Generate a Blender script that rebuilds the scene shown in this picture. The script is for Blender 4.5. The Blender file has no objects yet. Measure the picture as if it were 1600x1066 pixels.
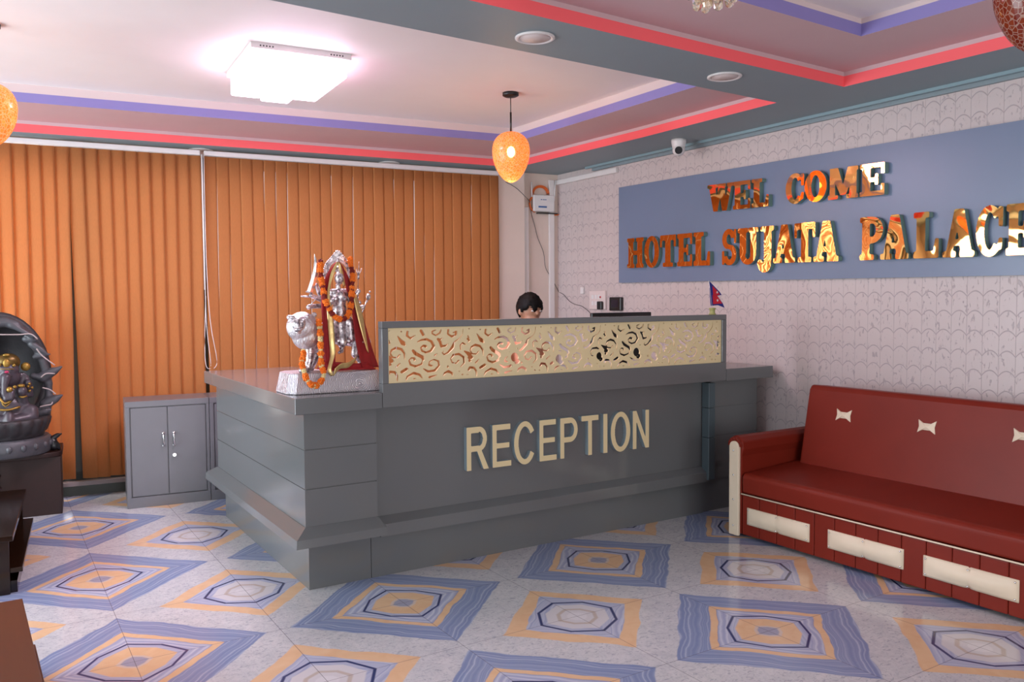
import bpy, bmesh, math, random
import numpy as np
from mathutils import Vector, Matrix
random.seed(7)
S = bpy.context.scene
C = S.collection
# ------------------------------------------------------------------ camera
H_EYE, FPX = 1.45, 1295.7
_y, _p, _r = [math.radians(a) for a in (32.345, -2.795, -0.372)]
FW = Vector((math.sin(_y)*math.cos(_p), math.cos(_y)*math.cos(_p), math.sin(_p)))
_rt = Vector((math.cos(_y), -math.sin(_y), 0)); _up = _rt.cross(FW)
RT = math.cos(_r)*_rt + math.sin(_r)*_up
UP = -math.sin(_r)*_rt + math.cos(_r)*_up
cd = bpy.data.cameras.new('camera'); cam = bpy.data.objects.new('camera', cd); C.objects.link(cam)
m = Matrix((RT, UP, -FW)).transposed().to_4x4(); m.translation = (0, 0, H_EYE)
cam.matrix_world = m
cd.sensor_width = 36; cd.lens = FPX*36/1600; cd.clip_start = .05; cd.clip_end = 200
S.camera = cam
def U(x, y, X=None, Y=None, Z=None):
    """survey helper: the real place of a photographed point known to lie in the plane X=, Y= or Z="""
    d = FW + RT*((x-800)/FPX) + UP*((533-y)/FPX)
    t = X/d.x if X is not None else Y/d.y if Y is not None else (Z-H_EYE)/d.z
    return Vector((0, 0, H_EYE)) + d*t
# ------------------------------------------------------------------ light and exposure
S.view_settings.view_transform = 'Standard'; S.view_settings.look = 'None'
S.view_settings.gamma = 1; S.view_settings.use_curve_mapping = False
S.view_settings.exposure = -0.08
w = bpy.data.worlds.new('world'); S.world = w; w.use_nodes = True
w.node_tree.nodes['Background'].inputs[0].default_value = (.80, .90, 1, 1)
w.node_tree.nodes['Background'].inputs[1].default_value = 1.6
def area(name, loc, target, sx, sy, power, col):
    l = bpy.data.lights.new(name, 'AREA'); l.shape = 'RECTANGLE'; l.size = sx; l.size_y = sy
    l.energy = power; l.color = col
    o = bpy.data.objects.new(name, l); C.objects.link(o); o.location = loc
    o.rotation_euler = (Vector(target)-Vector(loc)).to_track_quat('-Z', 'Y').to_euler()
    return o
area('daylight_entrance', (1.2, -3.35, 1.35), (1.4, 2, 1.1), 4.4, 2.1, 120, (1, .97, .95))
area('daylight_side_door', (-2.85, 4.9, 1.3), (3, 4.7, .8), 3.6, 2.2, 215, (.84, .94, 1))
area('daylight_back_window', (-0.6, 7.85, 1.5), (-0.3, 5, 1.3), 2.4, 2.3, 105, (1, .93, .85))

# ------------------------------------------------------------------ node helper
class V:
    def __init__(s, nt, sock): s.nt, s.k = nt, sock
    def _m(s, op, *a, clamp=False):
        n = s.nt.nodes.new('ShaderNodeMath'); n.operation = op; n.use_clamp = clamp
        for i, v in enumerate((s,)+a):
            if isinstance(v, V): s.nt.links.new(v.k, n.inputs[i])
            else: n.inputs[i].default_value = v
        return V(s.nt, n.outputs[0])
    def __add__(s, o): return s._m('ADD', o)
    def __sub__(s, o): return s._m('SUBTRACT', o)
    def __mul__(s, o): return s._m('MULTIPLY', o)
    def __truediv__(s, o): return s._m('DIVIDE', o)
    def abs(s): return s._m('ABSOLUTE')
    def fract(s): return s._m('FRACT')
    def floor(s): return s._m('FLOOR')
    def max(s, o): return s._m('MAXIMUM', o)
    def min(s, o): return s._m('MINIMUM', o)
    def lt(s, o): return s._m('LESS_THAN', o)
    def gt(s, o): return s._m('GREATER_THAN', o)
    def inv(s): return (s*-1.0)+1.0
    def step(s, a, b):
        n = s.nt.nodes.new('ShaderNodeMapRange'); n.interpolation_type = 'SMOOTHSTEP'
        s.nt.links.new(s.k, n.inputs[0]); n.inputs[1].default_value = a; n.inputs[2].default_value = b
        return V(s.nt, n.outputs[0])
class M:
    def __init__(s, name, col=(.5, .5, .5), rough=.5, metal=0, spec=.5, **kw):
        s.m = bpy.data.materials.new(name); s.m.use_nodes = True; s.nt = s.m.node_tree
        s.b = s.nt.nodes['Principled BSDF']; s.out = s.nt.nodes['Material Output']
        s.b.inputs['Base Color'].default_value = (*col, 1); s.b.inputs['Roughness'].default_value = rough
        s.b.inputs['Metallic'].default_value = metal; s.b.inputs['Specular IOR Level'].default_value = spec
        for k, v in kw.items(): s.b.inputs[k.replace('_', ' ')].default_value = v
    def node(s, t, **kw):
        n = s.nt.nodes.new(t)
        for k, v in kw.items(): setattr(n, k, v)
        return n
    def pos(s, obj=False):
        if obj: src = s.node('ShaderNodeTexCoord').outputs['Object']
        else: src = s.node('ShaderNodeNewGeometry').outputs['Position']
        n = s.node('ShaderNodeSeparateXYZ'); s.nt.links.new(src, n.inputs[0])
        s.P = src
        return [V(s.nt, o) for o in n.outputs]
    def noise(s, scale, detail=3, vec=None, stretch=None, dist=0, rough=.5):
        n = s.node('ShaderNodeTexNoise'); n.inputs['Scale'].default_value = scale
        n.inputs['Detail'].default_value = detail; n.inputs['Distortion'].default_value = dist
        n.inputs['Roughness'].default_value = rough
        src = vec or s.node('ShaderNodeNewGeometry').outputs['Position']
        if stretch:
            q = s.node('ShaderNodeVectorMath', operation='MULTIPLY'); s.nt.links.new(src, q.inputs[0])
            q.inputs[1].default_value = stretch; src = q.outputs[0]
        s.nt.links.new(src, n.inputs['Vector'])
        return V(s.nt, n.outputs['Fac'])
    def mix(s, f, a, b):
        n = s.node('ShaderNodeMix', data_type='RGBA')
        for i, v in ((0, f), (6, a), (7, b)):
            if isinstance(v, V): s.nt.links.new(v.k, n.inputs[i])
            elif isinstance(v, (int, float)): n.inputs[i].default_value = v
            else: n.inputs[i].default_value = (*v, 1)
        return V(s.nt, n.outputs[2])
    def set(s, name, v): s.nt.links.new(v.k, s.b.inputs[name]); return s
    def bump(s, h, strength=.3, dist=.01):
        n = s.node('ShaderNodeBump'); n.inputs['Strength'].default_value = strength
        n.inputs['Distance'].default_value = dist
        s.nt.links.new(h.k, n.inputs['Height']); s.nt.links.new(n.outputs[0], s.b.inputs['Normal']); return s
def simple(name, col, rough=.5, metal=0, spec=.5, var=.08, scale=6, bump=0, bscale=60, **kw):
    a = M(name, col, rough, metal, spec, **kw)
    if var:
        f = a.noise(scale, 3)
        a.set('Base Color', a.mix(f, tuple(c*(1-var) for c in col), tuple(min(1, c*(1+var)) for c in col)))
    if bump: a.bump(a.noise(bscale, 3), bump, .004)
    return a.m

# ------------------------------------------------------------------ materials
GREY = (.150, .157, .160)
def panel_mat():
    a = M('grey laminate', GREY, .13, 0, .55)
    f = a.noise(1.5, 4); a.set('Base Color', a.mix(f, tuple(c*.95 for c in GREY), tuple(c*1.05 for c in GREY)))
    return a.m
m_grey = panel_mat()
m_steel = simple('grey enamelled steel', (.15, .15, .165), .30)
m_soffit = simple('slate grey ceiling paint', (.235, .300, .330), .5, var=.03)
m_red = simple('coral red paint', (1.0, .135, .150), .6, var=.02)
m_purple = simple('violet paint', (.25, .21, .49), .6, var=.03)
m_pink = simple('dusty pink paint', (.62, .43, .45), .6, var=.03)
m_white = simple('off white ceiling paint', (.88, .81, .79), .6, var=.02)
m_fascia = simple('pale pink fascia paint', (.68, .55, .54), .6, var=.02)
m_cream_wall = simple('cream wall paint', (.72, .60, .53), .6, var=.03)
m_plain = simple('pale plaster', (.62, .56, .53), .7)
m_trimw = simple('white trim', (.75, .71, .70), .4)
m_blue_trim = simple('blue grey trim', (.25, .36, .40), .4)
m_sign = simple('blue painted board', (.165, .215, .325), .30, var=.06, scale=2)
m_dark = simple('dark window frame', (.02, .025, .02), .4)
m_sill = simple('stone sill', (.30, .26, .27), .4)
m_whitep = simple('white plastic', (.75, .73, .73), .35, var=.02)
m_black = simple('black plastic', (.008, .008, .01), .3, var=0)
m_blackm = simple('black metal', (.01, .01, .01), .35, var=0)
m_chrome = simple('chrome', (.75, .75, .75), .15, 1, var=0)
m_cream = simple('cream panel', (.80, .66, .38), .42, var=.03)
m_letter_side = simple('pale blue acrylic edge', (.33, .42, .46), .25)
m_acry = simple('pale green acrylic edge', (.17, .27, .23), .2)
m_leather = None
def leather(name, col):
    a = M(name, col, .38, 0, .18)
    f = a.noise(5, 4); a.set('Base Color', a.mix(f, tuple(c*.85 for c in col), tuple(c*1.12 for c in col)))
    a.bump(a.noise(260, 3), .12, .002); return a.m
m_leather = leather('oxblood leather', (.190, .019, .010))
m_leatherw = leather('ivory leather', (.74, .62, .47))
m_seam = simple('dark seam', (.07, .008, .006), .6, var=0)
m_orangecable = simple('orange fibre cable', (.75, .16, .03), .5)
m_wire = simple('grey wire', (.12, .11, .11), .6, var=0)
m_skin = M('skin', (.36, .18, .11), .5, Subsurface_Weight=.08).m
m_hair = M('black hair', (.004, .0035, .0035), .6, 0, .15); m_hair.bump(m_hair.noise(220, 3), .5, .004); m_hair = m_hair.m
m_shirt = simple('peach shirt', (.78, .36, .22), .8)
m_trouser = simple('dark trousers', (.03, .03, .045), .8)
def silver():
    a = M('silver statue', (.72, .68, .70), .30, .85)
    f = a.noise(55, 4); a.set('Base Color', a.mix(f.step(.35, .62), (.26, .23, .25), (.86, .81, .83)))  # dark noise tones paint in the shading of the crevices
    a.bump(a.noise(130, 4), .55, .004); return a.m
m_silver = silver()
def mane():
    a = M('silver mane', (.7, .66, .68), .34, .8)
    a.bump(a.noise(60, 4, stretch=(3, 3, .6)), .9, .006); return a.m
m_mane = mane()
def pedm():
    a = M('embossed silver pedestal', (.62, .58, .62), .4, .6)
    x, y, z = a.pos()
    q = a.node('ShaderNodeTexWave', wave_type='RINGS', rings_direction='SPHERICAL')
    q.inputs['Scale'].default_value = 42; q.inputs['Distortion'].default_value = 7; q.inputs['Detail'].default_value = 1
    mp = a.node('ShaderNodeVectorMath', operation='SUBTRACT'); a.nt.links.new(a.P, mp.inputs[0])
    mp.inputs[1].default_value = (1.62, 4.02, 1.03); a.nt.links.new(mp.outputs[0], q.inputs['Vector'])
    f = V(a.nt, q.outputs['Fac'])
    a.set('Base Color', a.mix(f, (.36, .33, .38), (.74, .69, .72))); a.bump(f, .6, .004); return a.m
m_ped = pedm()
m_blade = simple('steel blade', (.85, .87, .88), .22, .8, var=0)
m_redcloth = simple('red gauze', (.30, .008, .012), .75, var=.35, scale=40, bump=.3)
m_goldcloth = simple('gold ribbon', (.72, .52, .22), .32, .7, var=.2, scale=50, bump=.4, bscale=40)
m_fl = {'o': simple('orange marigold', (1.0, .19, .01), .8, var=.25, scale=150, bump=.6, bscale=300),
        'r': simple('maroon marigold', (.22, .015, .01), .8, var=.3, scale=150, bump=.6, bscale=300),
        'y': simple('cream marigold', (.80, .62, .30), .8, var=.3, scale=150, bump=.6, bscale=300)}
m_stone = simple('dark grey stone', (.07, .07, .08), .42, var=.35, scale=18, bump=.5, bscale=40)
m_stoned = simple('blackened stone', (.03, .027, .03), .5, var=.4, scale=18, bump=.4, bscale=50)
m_rim = simple('worn pale rim', (.42, .34, .33), .5)
m_gold = simple('old gold paint', (.34, .20, .04), .4, .6, var=.25, scale=60)
m_tilak = simple('crimson mark', (.4, .02, .08), .5, var=0)
def wood(name, c1, c2, rough=.3, sc=(30, 2, 30)):
    a = M(name, c1, rough)
    a.set('Base Color', a.mix(a.noise(1, 4, stretch=sc, dist=.5), c1, c2)); return a.m
m_wood_dark = wood('dark lacquered wood', (.008, .003, .0015), (.02, .008, .004), .14)
m_wood_brown = wood('brown wood', (.075, .020, .007), (.105, .032, .012), .4)
m_wood_red = wood('mahogany', (.014, .003, .0015), (.026, .005, .003), .55)
m_glass = M('window glass', (1, 1, 1), .02, Transmission_Weight=1.0, IOR=1.02).m
def fabric(name, col, tr):
    a = M(name, col, .85, 0, .15)
    x, y, z = a.pos()
    f = a.noise(1, 2, stretch=(400, 400, 40)); c2 = a.mix(f, tuple(c*.88 for c in col), tuple(min(1, c*1.1) for c in col))
    a.set('Base Color', c2)
    t = a.node('ShaderNodeBsdfTranslucent'); a.nt.links.new(c2.k, t.inputs[0])
    mx = a.node('ShaderNodeMixShader'); mx.inputs[0].default_value = tr
    a.nt.links.new(a.b.outputs[0], mx.inputs[1]); a.nt.links.new(t.outputs[0], mx.inputs[2])
    a.nt.links.new(mx.outputs[0], a.out.inputs[0]); return a.m
m_blind = fabric('orange blind fabric', (.62, .27, .10), .42)
def gold_mirror():
    a = M('gold mirror acrylic', (.82, .39, .12), .03, 1)
    a.bump(a.noise(4.5, 1.0, dist=.8), .20, .02); return a.m
m_mirror = gold_mirror()
def floor_mat():
    a = M('patterned glazed tile', (.5, .5, .5), .13, 0, .5)
    x, y, z = a.pos()
    wob = (a.noise(4.5, 1.5)-.5)*.060+(a.noise(16, 2)-.5)*.012
    def cell(ox, oy):
        u = (((x-ox)/1.19+.5).fract()-.5); v = (((y-oy)/1.19+.5).fract()-.5)
        return u.abs(), v.abs(), u, v
    T0, T1 = 1.652, 3.600
    ua, va, u0, v0 = cell(T0, T1); ub, vb, u1, v1 = cell(T0+.595, T1+.595)
    la = ua+va; lb = ub+vb
    oa = ua.max(va)*.924+ua.min(va)*.61; ob = ub.max(vb)*.924+ub.min(vb)*.50
    la = la+wob; lb = lb+wob
    veins = a.noise(9, 5, dist=1.5); fine = a.noise(38, 3, stretch=(1, 2, 1), dist=1.0)
    base = a.mix(veins, (.44, .45, .48), (.66, .65, .65))
    base = a.mix(fine.step(.56, .66)*.55, base, (.24, .26, .31)); base = a.mix(a.noise(22, 4, stretch=(2, 1, 1), dist=2.5).step(.50, .60)*.30, base, (.36, .36, .42))
    bandn = V(a.nt, (lambda n: (a.nt.links.new((la*9.0+a.noise(3, 2)*.9).k, n.inputs['W']), n)[1])(a.node('ShaderNodeTexNoise', noise_dimensions='1D')).outputs['Fac'])
    for n in a.nt.nodes:
        if n.bl_idname == 'ShaderNodeTexNoise' and n.noise_dimensions == '1D': n.inputs['Scale'].default_value = 6; n.inputs['Detail'].default_value = 3
    blue = a.mix(bandn.step(.38, .85), (.20, .25, .41), (.40, .45, .58))
    yel = a.mix(veins, (.66, .40, .22), (.76, .53, .33))
    lil = a.mix(bandn.step(.3, .8), (.34, .37, .52), (.52, .54, .64))
    navy = (.03, .04, .13)
    def ring(col, f, d, lo, hi, s=.004):
        return a.mix(d.step(lo-s, lo+s)*d.step(hi-s, hi+s).inv(), col, f)
    c = ring(base, blue, la, -1, .455)
    c = ring(c, yel, la, .255, .295)
    c = ring(c, lil, la, -1, .252)
    c = ring(c, yel, oa, -1, .128)
    c = ring(c, (.62, .50, .42), oa, -1, .055)
    c = ring(c, (.33, .33, .42), oa, -1, .042)
    c = ring(c, navy, oa, .152, .163, .003)
    c = ring(c, yel, lb, .25, .335)
    c = ring(c, lil, lb, -1, .25)
    c = ring(c, (.60, .58, .60), ob, -1, .125)
    c = ring(c, (.50, .43, .38), ob, .066, .082)
    c = ring(c, (.66, .64, .66), ob, -1, .04)
    c = ring(c, navy, ob, .146, .158, .003)
    g = ((x-T0)/.595+.5).fract()-.5; h = ((y-T1)/.595+.5).fract()-.5
    gl = g.abs().min(h.abs()).lt(.0022)
    c = a.mix(gl*.7, c, (.10, .09, .10))
    a.set('Base Color', c)
    a.set('Roughness', veins*.08+.10)
    return a.m
m_floor = floor_mat()
def paper_mat():
    a = M('scalloped wallpaper', (.6, .55, .54), .38, 0, .5)
    x, y, z = a.pos()
    u = (y/.0893).fract()-.5; v = ((z+.052)/.1105).fract()
    f = (u*u*1.15+v)-.93
    arc = f.abs().step(.012, .05).inv()
    arc = arc*1.0
    ver = (u.abs()-.5).abs().step(.006, .028).inv()
    line = arc.max(ver*.8)
    sp = a.noise(1, 3, stretch=(60, 60, 26), dist=.6).step(.60, .68)
    big = a.noise(1.2, 2); ver = ver*1.2
    base = a.mix(big, (.55, .47, .46), (.62, .54, .53))
    c = a.mix((line.max(sp)*.48), base, (.24, .20, .23))
    a.set('Base Color', c); a.bump(line.max(sp).inv()+a.noise(70, 2)*.2, .35, .004)
    return a.m
m_paper = paper_mat()
def shade_mat(name, c1, c2, c3, glow, tr):
    a = M(name, c1, .12, 0, .6)
    p = a.node('ShaderNodeNewGeometry').outputs['Position']
    v = a.node('ShaderNodeTexVoronoi'); v.inputs['Scale'].default_value = 60; a.nt.links.new(p, v.inputs[0])
    e = a.node('ShaderNodeTexVoronoi', feature='DISTANCE_TO_EDGE'); e.inputs['Scale'].default_value = 60; a.nt.links.new(p, e.inputs[0])
    sx = a.node('ShaderNodeSeparateXYZ'); a.nt.links.new(v.outputs['Color'], sx.inputs[0])
    col = a.mix(V(a.nt, sx.outputs[0]), c1, c2)
    col = a.mix(V(a.nt, e.outputs['Distance']).step(.01, .09).inv(), col, c3)
    a.set('Base Color', col)
    if glow:
        a.set('Emission Color', col); a.b.inputs['Emission Strength'].default_value = glow
    t = a.node('ShaderNodeBsdfTranslucent'); a.nt.links.new(col.k, t.inputs[0])
    tp = a.node('ShaderNodeBsdfTransparent'); tp.inputs[0].default_value = (1, .75, .45, 1)
    m1 = a.node('ShaderNodeMixShader'); m1.inputs[0].default_value = .4
    a.nt.links.new(a.b.outputs[0], m1.inputs[1]); a.nt.links.new(t.outputs[0], m1.inputs[2])
    m2 = a.node('ShaderNodeMixShader'); m2.inputs[0].default_value = tr
    a.nt.links.new(m1.outputs[0], m2.inputs[1]); a.nt.links.new(tp.outputs[0], m2.inputs[2])
    a.nt.links.new(m2.outputs[0], a.out.inputs[0]); return a.m
m_shade_lit = shade_mat('amber crackle glass lit', (1, .25, .04), (1, .42, .10), (1, .60, .45), .16, .38)
m_shade_red = shade_mat('crackle glass unlit', (.25, .02, .008), (.36, .06, .02), (.62, .42, .33), 0, .04)
def emit(name, col, st):
    a = M(name, col); a.b.inputs['Emission Color'].default_value = (*col, 1); a.b.inputs['Emission Strength'].default_value = st; return a.m
m_bulb = emit('glowing bulb', (1, .72, .30), 22)
m_lampglass = emit('glowing frosted glass', (1, .74, .95), 11)
m_diff = emit('downlight diffuser', (1, .9, .85), .0)
m_crystal = M('champagne crystal', (.92, .80, .62), .05, Transmission_Weight=.75, IOR=1.45).m
m_screen = simple('dark screen', (.02, .02, .035), .1, var=0)
m_blue = simple('nepal flag blue', (.01, .02, .22), .7, var=0)
m_crim = simple('flag crimson', (.60, .01, .03), .7, var=0)
m_olive = simple('olive pot', (.34, .34, .12), .4)
m_bluelab = simple('blue label', (.05, .14, .35), .5, var=0)

# ------------------------------------------------------------------ mesh helpers
def link(o): C.objects.link(o); return o
def obj(name, bm, mats, parent=None, smooth=False, bevel=0, seg=2):
    me = bpy.data.meshes.new(name); bm.normal_update(); bm.to_mesh(me); bm.free()
    for q in (mats if isinstance(mats, (list, tuple)) else [mats]): me.materials.append(q)
    o = link(bpy.data.objects.new(name, me))
    if smooth:
        for p in me.polygons: p.use_smooth = True
    if bevel:
        b = o.modifiers.new('bevel', 'BEVEL'); b.width = bevel; b.segments = seg; b.limit_method = 'ANGLE'; b.angle_limit = .6
    if parent: o.parent = parent; o.matrix_parent_inverse = Matrix.Translation(parent.location).inverted() if not parent.parent else (Matrix.Translation(parent.parent.location) @ Matrix.Identity(4)).inverted() if False else parent_inv(parent)
    return o
def world_of(o):
    mtx = o.matrix_basis.copy()
    if o.parent: mtx = world_of(o.parent) @ o.matrix_parent_inverse @ mtx
    return mtx
def parent_inv(p): return world_of(p).inverted()
def tag(o, label=None, cat=None, group=None, kind=None):
    if label: o['label'] = label
    if cat: o['category'] = cat
    if group: o['group'] = group
    if kind: o['kind'] = kind
    return o
def thing(name, label, cat, loc=(0, 0, 0), group=None):
    o = link(bpy.data.objects.new(name, None)); o.location = loc; o.empty_display_size = .1
    return tag(o, label, cat, group)
def struct(name, bm, mats, **k): return tag(obj(name, bm, mats, **k), kind='structure')
def box(x0, y0, z0, x1, y1, z1, bm=None, mi=0, mtx=None):
    bm = bm or bmesh.new()
    g = bmesh.ops.create_cube(bm, size=1)
    bmesh.ops.scale(bm, vec=(abs(x1-x0), abs(y1-y0), abs(z1-z0)), verts=g['verts'])
    bmesh.ops.translate(bm, vec=((x0+x1)/2, (y0+y1)/2, (z0+z1)/2), verts=g['verts'])
    if mtx is not None: bmesh.ops.transform(bm, matrix=mtx, verts=g['verts'])
    if mi:
        for f in {f for v in g['verts'] for f in v.link_faces}: f.material_index = mi
    return bm
def prism(pts, axis, a, b, bm=None, mi=0, mi_front=None):
    """pts: 2-D outline; extruded along axis ('x','y','z') from a to b"""
    bm = bm or bmesh.new()
    def P(p, t): return {'x': (t, p[0], p[1]), 'y': (p[0], t, p[1]), 'z': (p[0], p[1], t)}[axis]
    A = [bm.verts.new(P(p, a)) for p in pts]; B = [bm.verts.new(P(p, b)) for p in pts]
    fs = [bm.faces.new(A), bm.faces.new(B)]
    for i in range(len(pts)):
        j = (i+1) % len(pts); fs.append(bm.faces.new((A[i], A[j], B[j], B[i])))
    for f in fs: f.material_index = mi
    if mi_front is not None: fs[0].material_index = mi_front
    bmesh.ops.recalc_face_normals(bm, faces=fs)
    return bm
def cyl(p0, p1, r0, r1=None, n=24, bm=None, mi=0):
    bm = bm or bmesh.new(); r1 = r0 if r1 is None else r1
    p0, p1 = Vector(p0), Vector(p1); d = p1-p0
    g = bmesh.ops.create_cone(bm, cap_ends=True, segments=n, radius1=max(r0, 1e-5), radius2=max(r1, 1e-5), depth=d.length)
    mt = Matrix.Translation((p0+p1)/2) @ d.to_track_quat('Z', 'Y').to_matrix().to_4x4()
    bmesh.ops.transform(bm, matrix=mt, verts=g['verts'])
    for f in {f for v in g['verts'] for f in v.link_faces}:
        f.material_index = mi; f.smooth = len(f.verts) == 4
    return bm
def ball(p, r, bm=None, sub=2, mi=0, mtx=None):
    bm = bm or bmesh.new()
    g = bmesh.ops.create_icosphere(bm, subdivisions=sub, radius=1)
    r = (r, r, r) if isinstance(r, (int, float)) else r
    mm = Matrix.Translation(p) @ (mtx.to_4x4() if mtx is not None else Matrix.Identity(4)) @ Matrix.Diagonal((*r, 1))
    bmesh.ops.transform(bm, matrix=mm, verts=g['verts'])
    for f in {f for v in g['verts'] for f in v.link_faces}: f.material_index = mi; f.smooth = True
    return bm
def lathe(prof, center, n=32, bm=None, wob=None, axis='z'):
    bm = bm or bmesh.new(); rings = []
    for r, z in prof:
        ring = []
        for i in range(n):
            a = 2*math.pi*i/n; rr = r*(1+(wob(a, z) if wob else 0))
            ring.append(bm.verts.new((center[0]+rr*math.cos(a), center[1]+rr*math.sin(a), center[2]+z)))
        rings.append(ring)
    for A, B in zip(rings, rings[1:]):
        for i in range(n):
            j = (i+1) % n
            f = bm.faces.new((A[i], A[j], B[j], B[i])); f.smooth = True
    bm.faces.new(list(reversed(rings[0]))); bm.faces.new(rings[-1])
    return bm
def tube(pts, r, n=8, bm=None, mi=0, sub=0):
    bm = bm or bmesh.new(); pts = [Vector(p) for p in pts]
    if sub:
        q = []
        for i in range(len(pts)-1):
            p0 = pts[max(0, i-1)]; p1 = pts[i]; p2 = pts[i+1]; p3 = pts[min(len(pts)-1, i+2)]
            for k in range(sub):
                t = k/sub
                q.append(.5*((2*p1)+(-p0+p2)*t+(2*p0-5*p1+4*p2-p3)*t*t+(-p0+3*p1-3*p2+p3)*t**3))
        q.append(pts[-1]); pts = q
    R = (lambda i: r) if isinstance(r, (int, float)) else (lambda i: np.interp(i/(len(pts)-1), np.linspace(0, 1, len(r)), r))
    rings = []; up = Vector((0, 0, 1))
    for i, p in enumerate(pts):
        d = (pts[min(i+1, len(pts)-1)]-pts[max(i-1, 0)]).normalized()
        a = d.cross(up)
        if a.length < .05: a = d.cross(Vector((1, 0, 0)))
        a.normalize(); b = d.cross(a)
        rings.append([bm.verts.new(p+(a*math.cos(t)+b*math.sin(t))*R(i)) for t in [2*math.pi*k/n for k in range(n)]])
    for A, B in zip(rings, rings[1:]):
        for i in range(n):
            j = (i+1) % n; f = bm.faces.new((A[i], A[j], B[j], B[i])); f.smooth = True; f.material_index = mi
    for rg in (list(reversed(rings[0])), rings[-1]):
        f = bm.faces.new(rg); f.material_index = mi
    bmesh.ops.recalc_face_normals(bm, faces=bm.faces[:])
    return bm
def organic(name, segs, mat, parent, voxel, smooth=2):
    """tapered capsules fused into one continuous skin"""
    bm = bmesh.new()
    for sgm in segs:
        if len(sgm) == 2: ball(Vector(sgm[0]), sgm[1], bm, 3)
        elif len(sgm) == 3: ball(Vector(sgm[0]), sgm[1], bm, 3, mtx=sgm[2])
        else:
            p0, r0, p1, r1 = sgm
            p0, p1 = Vector(p0), Vector(p1)
            ball(p0, r0, bm, 2); ball(p1, r1, bm, 2)
            if (p1-p0).length > 1e-4: cyl(p0, p1, r0, r1, 16, bm)
    o = obj(name, bm, mat, parent, smooth=True)
    r = o.modifiers.new('fuse', 'REMESH'); r.mode = 'VOXEL'; r.voxel_size = voxel; r.use_smooth_shade = True
    if smooth:
        s_ = o.modifiers.new('soften', 'SMOOTH'); s_.iterations = smooth; s_.factor = .5
    return o

# ------------------------------------------------------------------ room shell
XW = 4.69
ZC, ZR, ZP, ZM, ZV, ZU = 2.655, 2.714, 2.705, 2.737, 2.797, 2.850
ZN = 2.822
def fill(outer, holes, z, name, mat):
    bm = bmesh.new(); es = []
    for poly in [outer]+holes:
        vs = [bm.verts.new((x, y, z)) for x, y in poly]
        for i in range(len(vs)): es.append(bm.edges.new((vs[i], vs[(i+1) % len(vs)])))
    bmesh.ops.triangle_fill(bm, use_beauty=True, use_dissolve=True, edges=es, normal=(0, 0, -1))
    for f in bm.faces:
        if f.normal.z > 0: f.normal_flip()
    return struct(name, bm, mat)
def band(poly, z0, z1, name, mat, closed=True, t=0.0):
    bm = bmesh.new(); A = [bm.verts.new((x, y, z0)) for x, y in poly]; B = [bm.verts.new((x, y, z1)) for x, y in poly]
    for i in range(len(poly)): j = (i+1) % len(poly); bm.faces.new((A[i], A[j], B[j], B[i]))
    return struct(name, bm, mat)
far_o = [(4.146, 3.487), (4.158, 4.763), (4.100, 6.372), (-1.6, 7.03), (-1.6, 3.26)]
far_i = [(3.672, 3.64), (3.672, 5.76), (-1.1, 6.37), (-1.1, 3.45)]
near_o = [(4.170, 3.031), (2.605, 2.985), (-1.6, 2.83), (-1.6, -1.5), (4.36, -1.5)]
near_i = [(3.676, 2.578), (-1.1, 2.45), (-1.1, -1.05), (3.83, -1.05)]
fill([(-3, -3.5), (4.8, -3.5), (4.8, 7.6), (-3, 7.6)], [far_o, near_o], ZC, 'ceiling', m_soffit)
n = 1
for o_, i_, zu in ((far_o, far_i, ZU), (near_o, near_i, ZN)):
    for nm, a_, z0, z1, mt in (('r', o_, ZC, ZR, m_red), ('p', o_, ZR, ZM, m_pink), ('v', i_, ZM, ZV, m_purple), ('w', i_, ZV, zu, m_fascia)):
        band(a_, z0, z1, 'trim_%d' % n, mt); n += 1
    fill(o_, [i_], ZM, 'ceiling', m_pink)
    fill(i_, [], zu, 'ceiling', m_white)
struct('floor', box(-3, -3.5, -.1, 4.8, 7.7, 0), m_floor)
struct('wall_right', box(XW, -3.5, 0, XW+.12, 7.2, 2.9), m_paper)
# back wall runs at a slight angle
AB = math.atan(-.106)
BK = Matrix.Translation((0, 7.065, 0)) @ Matrix.Rotation(AB, 4, 'Z')   # local x along the wall, local y into it
bm = box(4.055, 0, 0, 4.80, .15, 2.66, mtx=BK)
box(-3.1, 0, 0, 4.06, .15, .10, bm, mtx=BK); box(-3.1, 0, 2.60, 4.06, .15, 2.9, bm, mtx=BK); box(-3.1, 0, .1, -2.4, .15, 2.6, bm, mtx=BK)
struct('wall_back', bm, m_cream_wall)
# pier nearer than the corner strip of wall
pL = U(790, 300, Y=6.50); pR = U(826, 300, Y=6.49)
struct('wall_pier', box(4.045, -.075, 0, 4.318, 0, 2.655, mtx=BK), m_cream_wall)
bm = bmesh.new(); box(-3.05, -.02, 0, 4.0, 0, .075, bm, mtx=BK); struct('baseboard_back', bm, m_dark)
bm = bmesh.new(); box(-3.05, -.03, .075, 4.0, .1, .105, bm, mtx=BK); struct('trim_%d' % n, bm, m_sill); n += 1
bm = bmesh.new()
for x0, x1, z0, z1 in ((-2.4, 4.06, .10, .17), (-2.4, 4.06, 2.53, 2.6), (-2.4, -2.33, .1, 2.6), (3.99, 4.06, .1, 2.6), (.50, .62, .1, 2.6), (2.2, 2.27, .1, 2.6), (1.40, 1.56, .1, 2.6)):  # last bar is added, to block bright daylight between the two blinds
    box(x0, .04, z0, x1, .10, z1, bm, mtx=BK)
wf = struct('window_1', bm, m_dark)
bm = box(-2.35, .065, .15, 4.0, .071, 2.55, mtx=BK)
obj('glass', bm, m_glass, wf)
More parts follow.
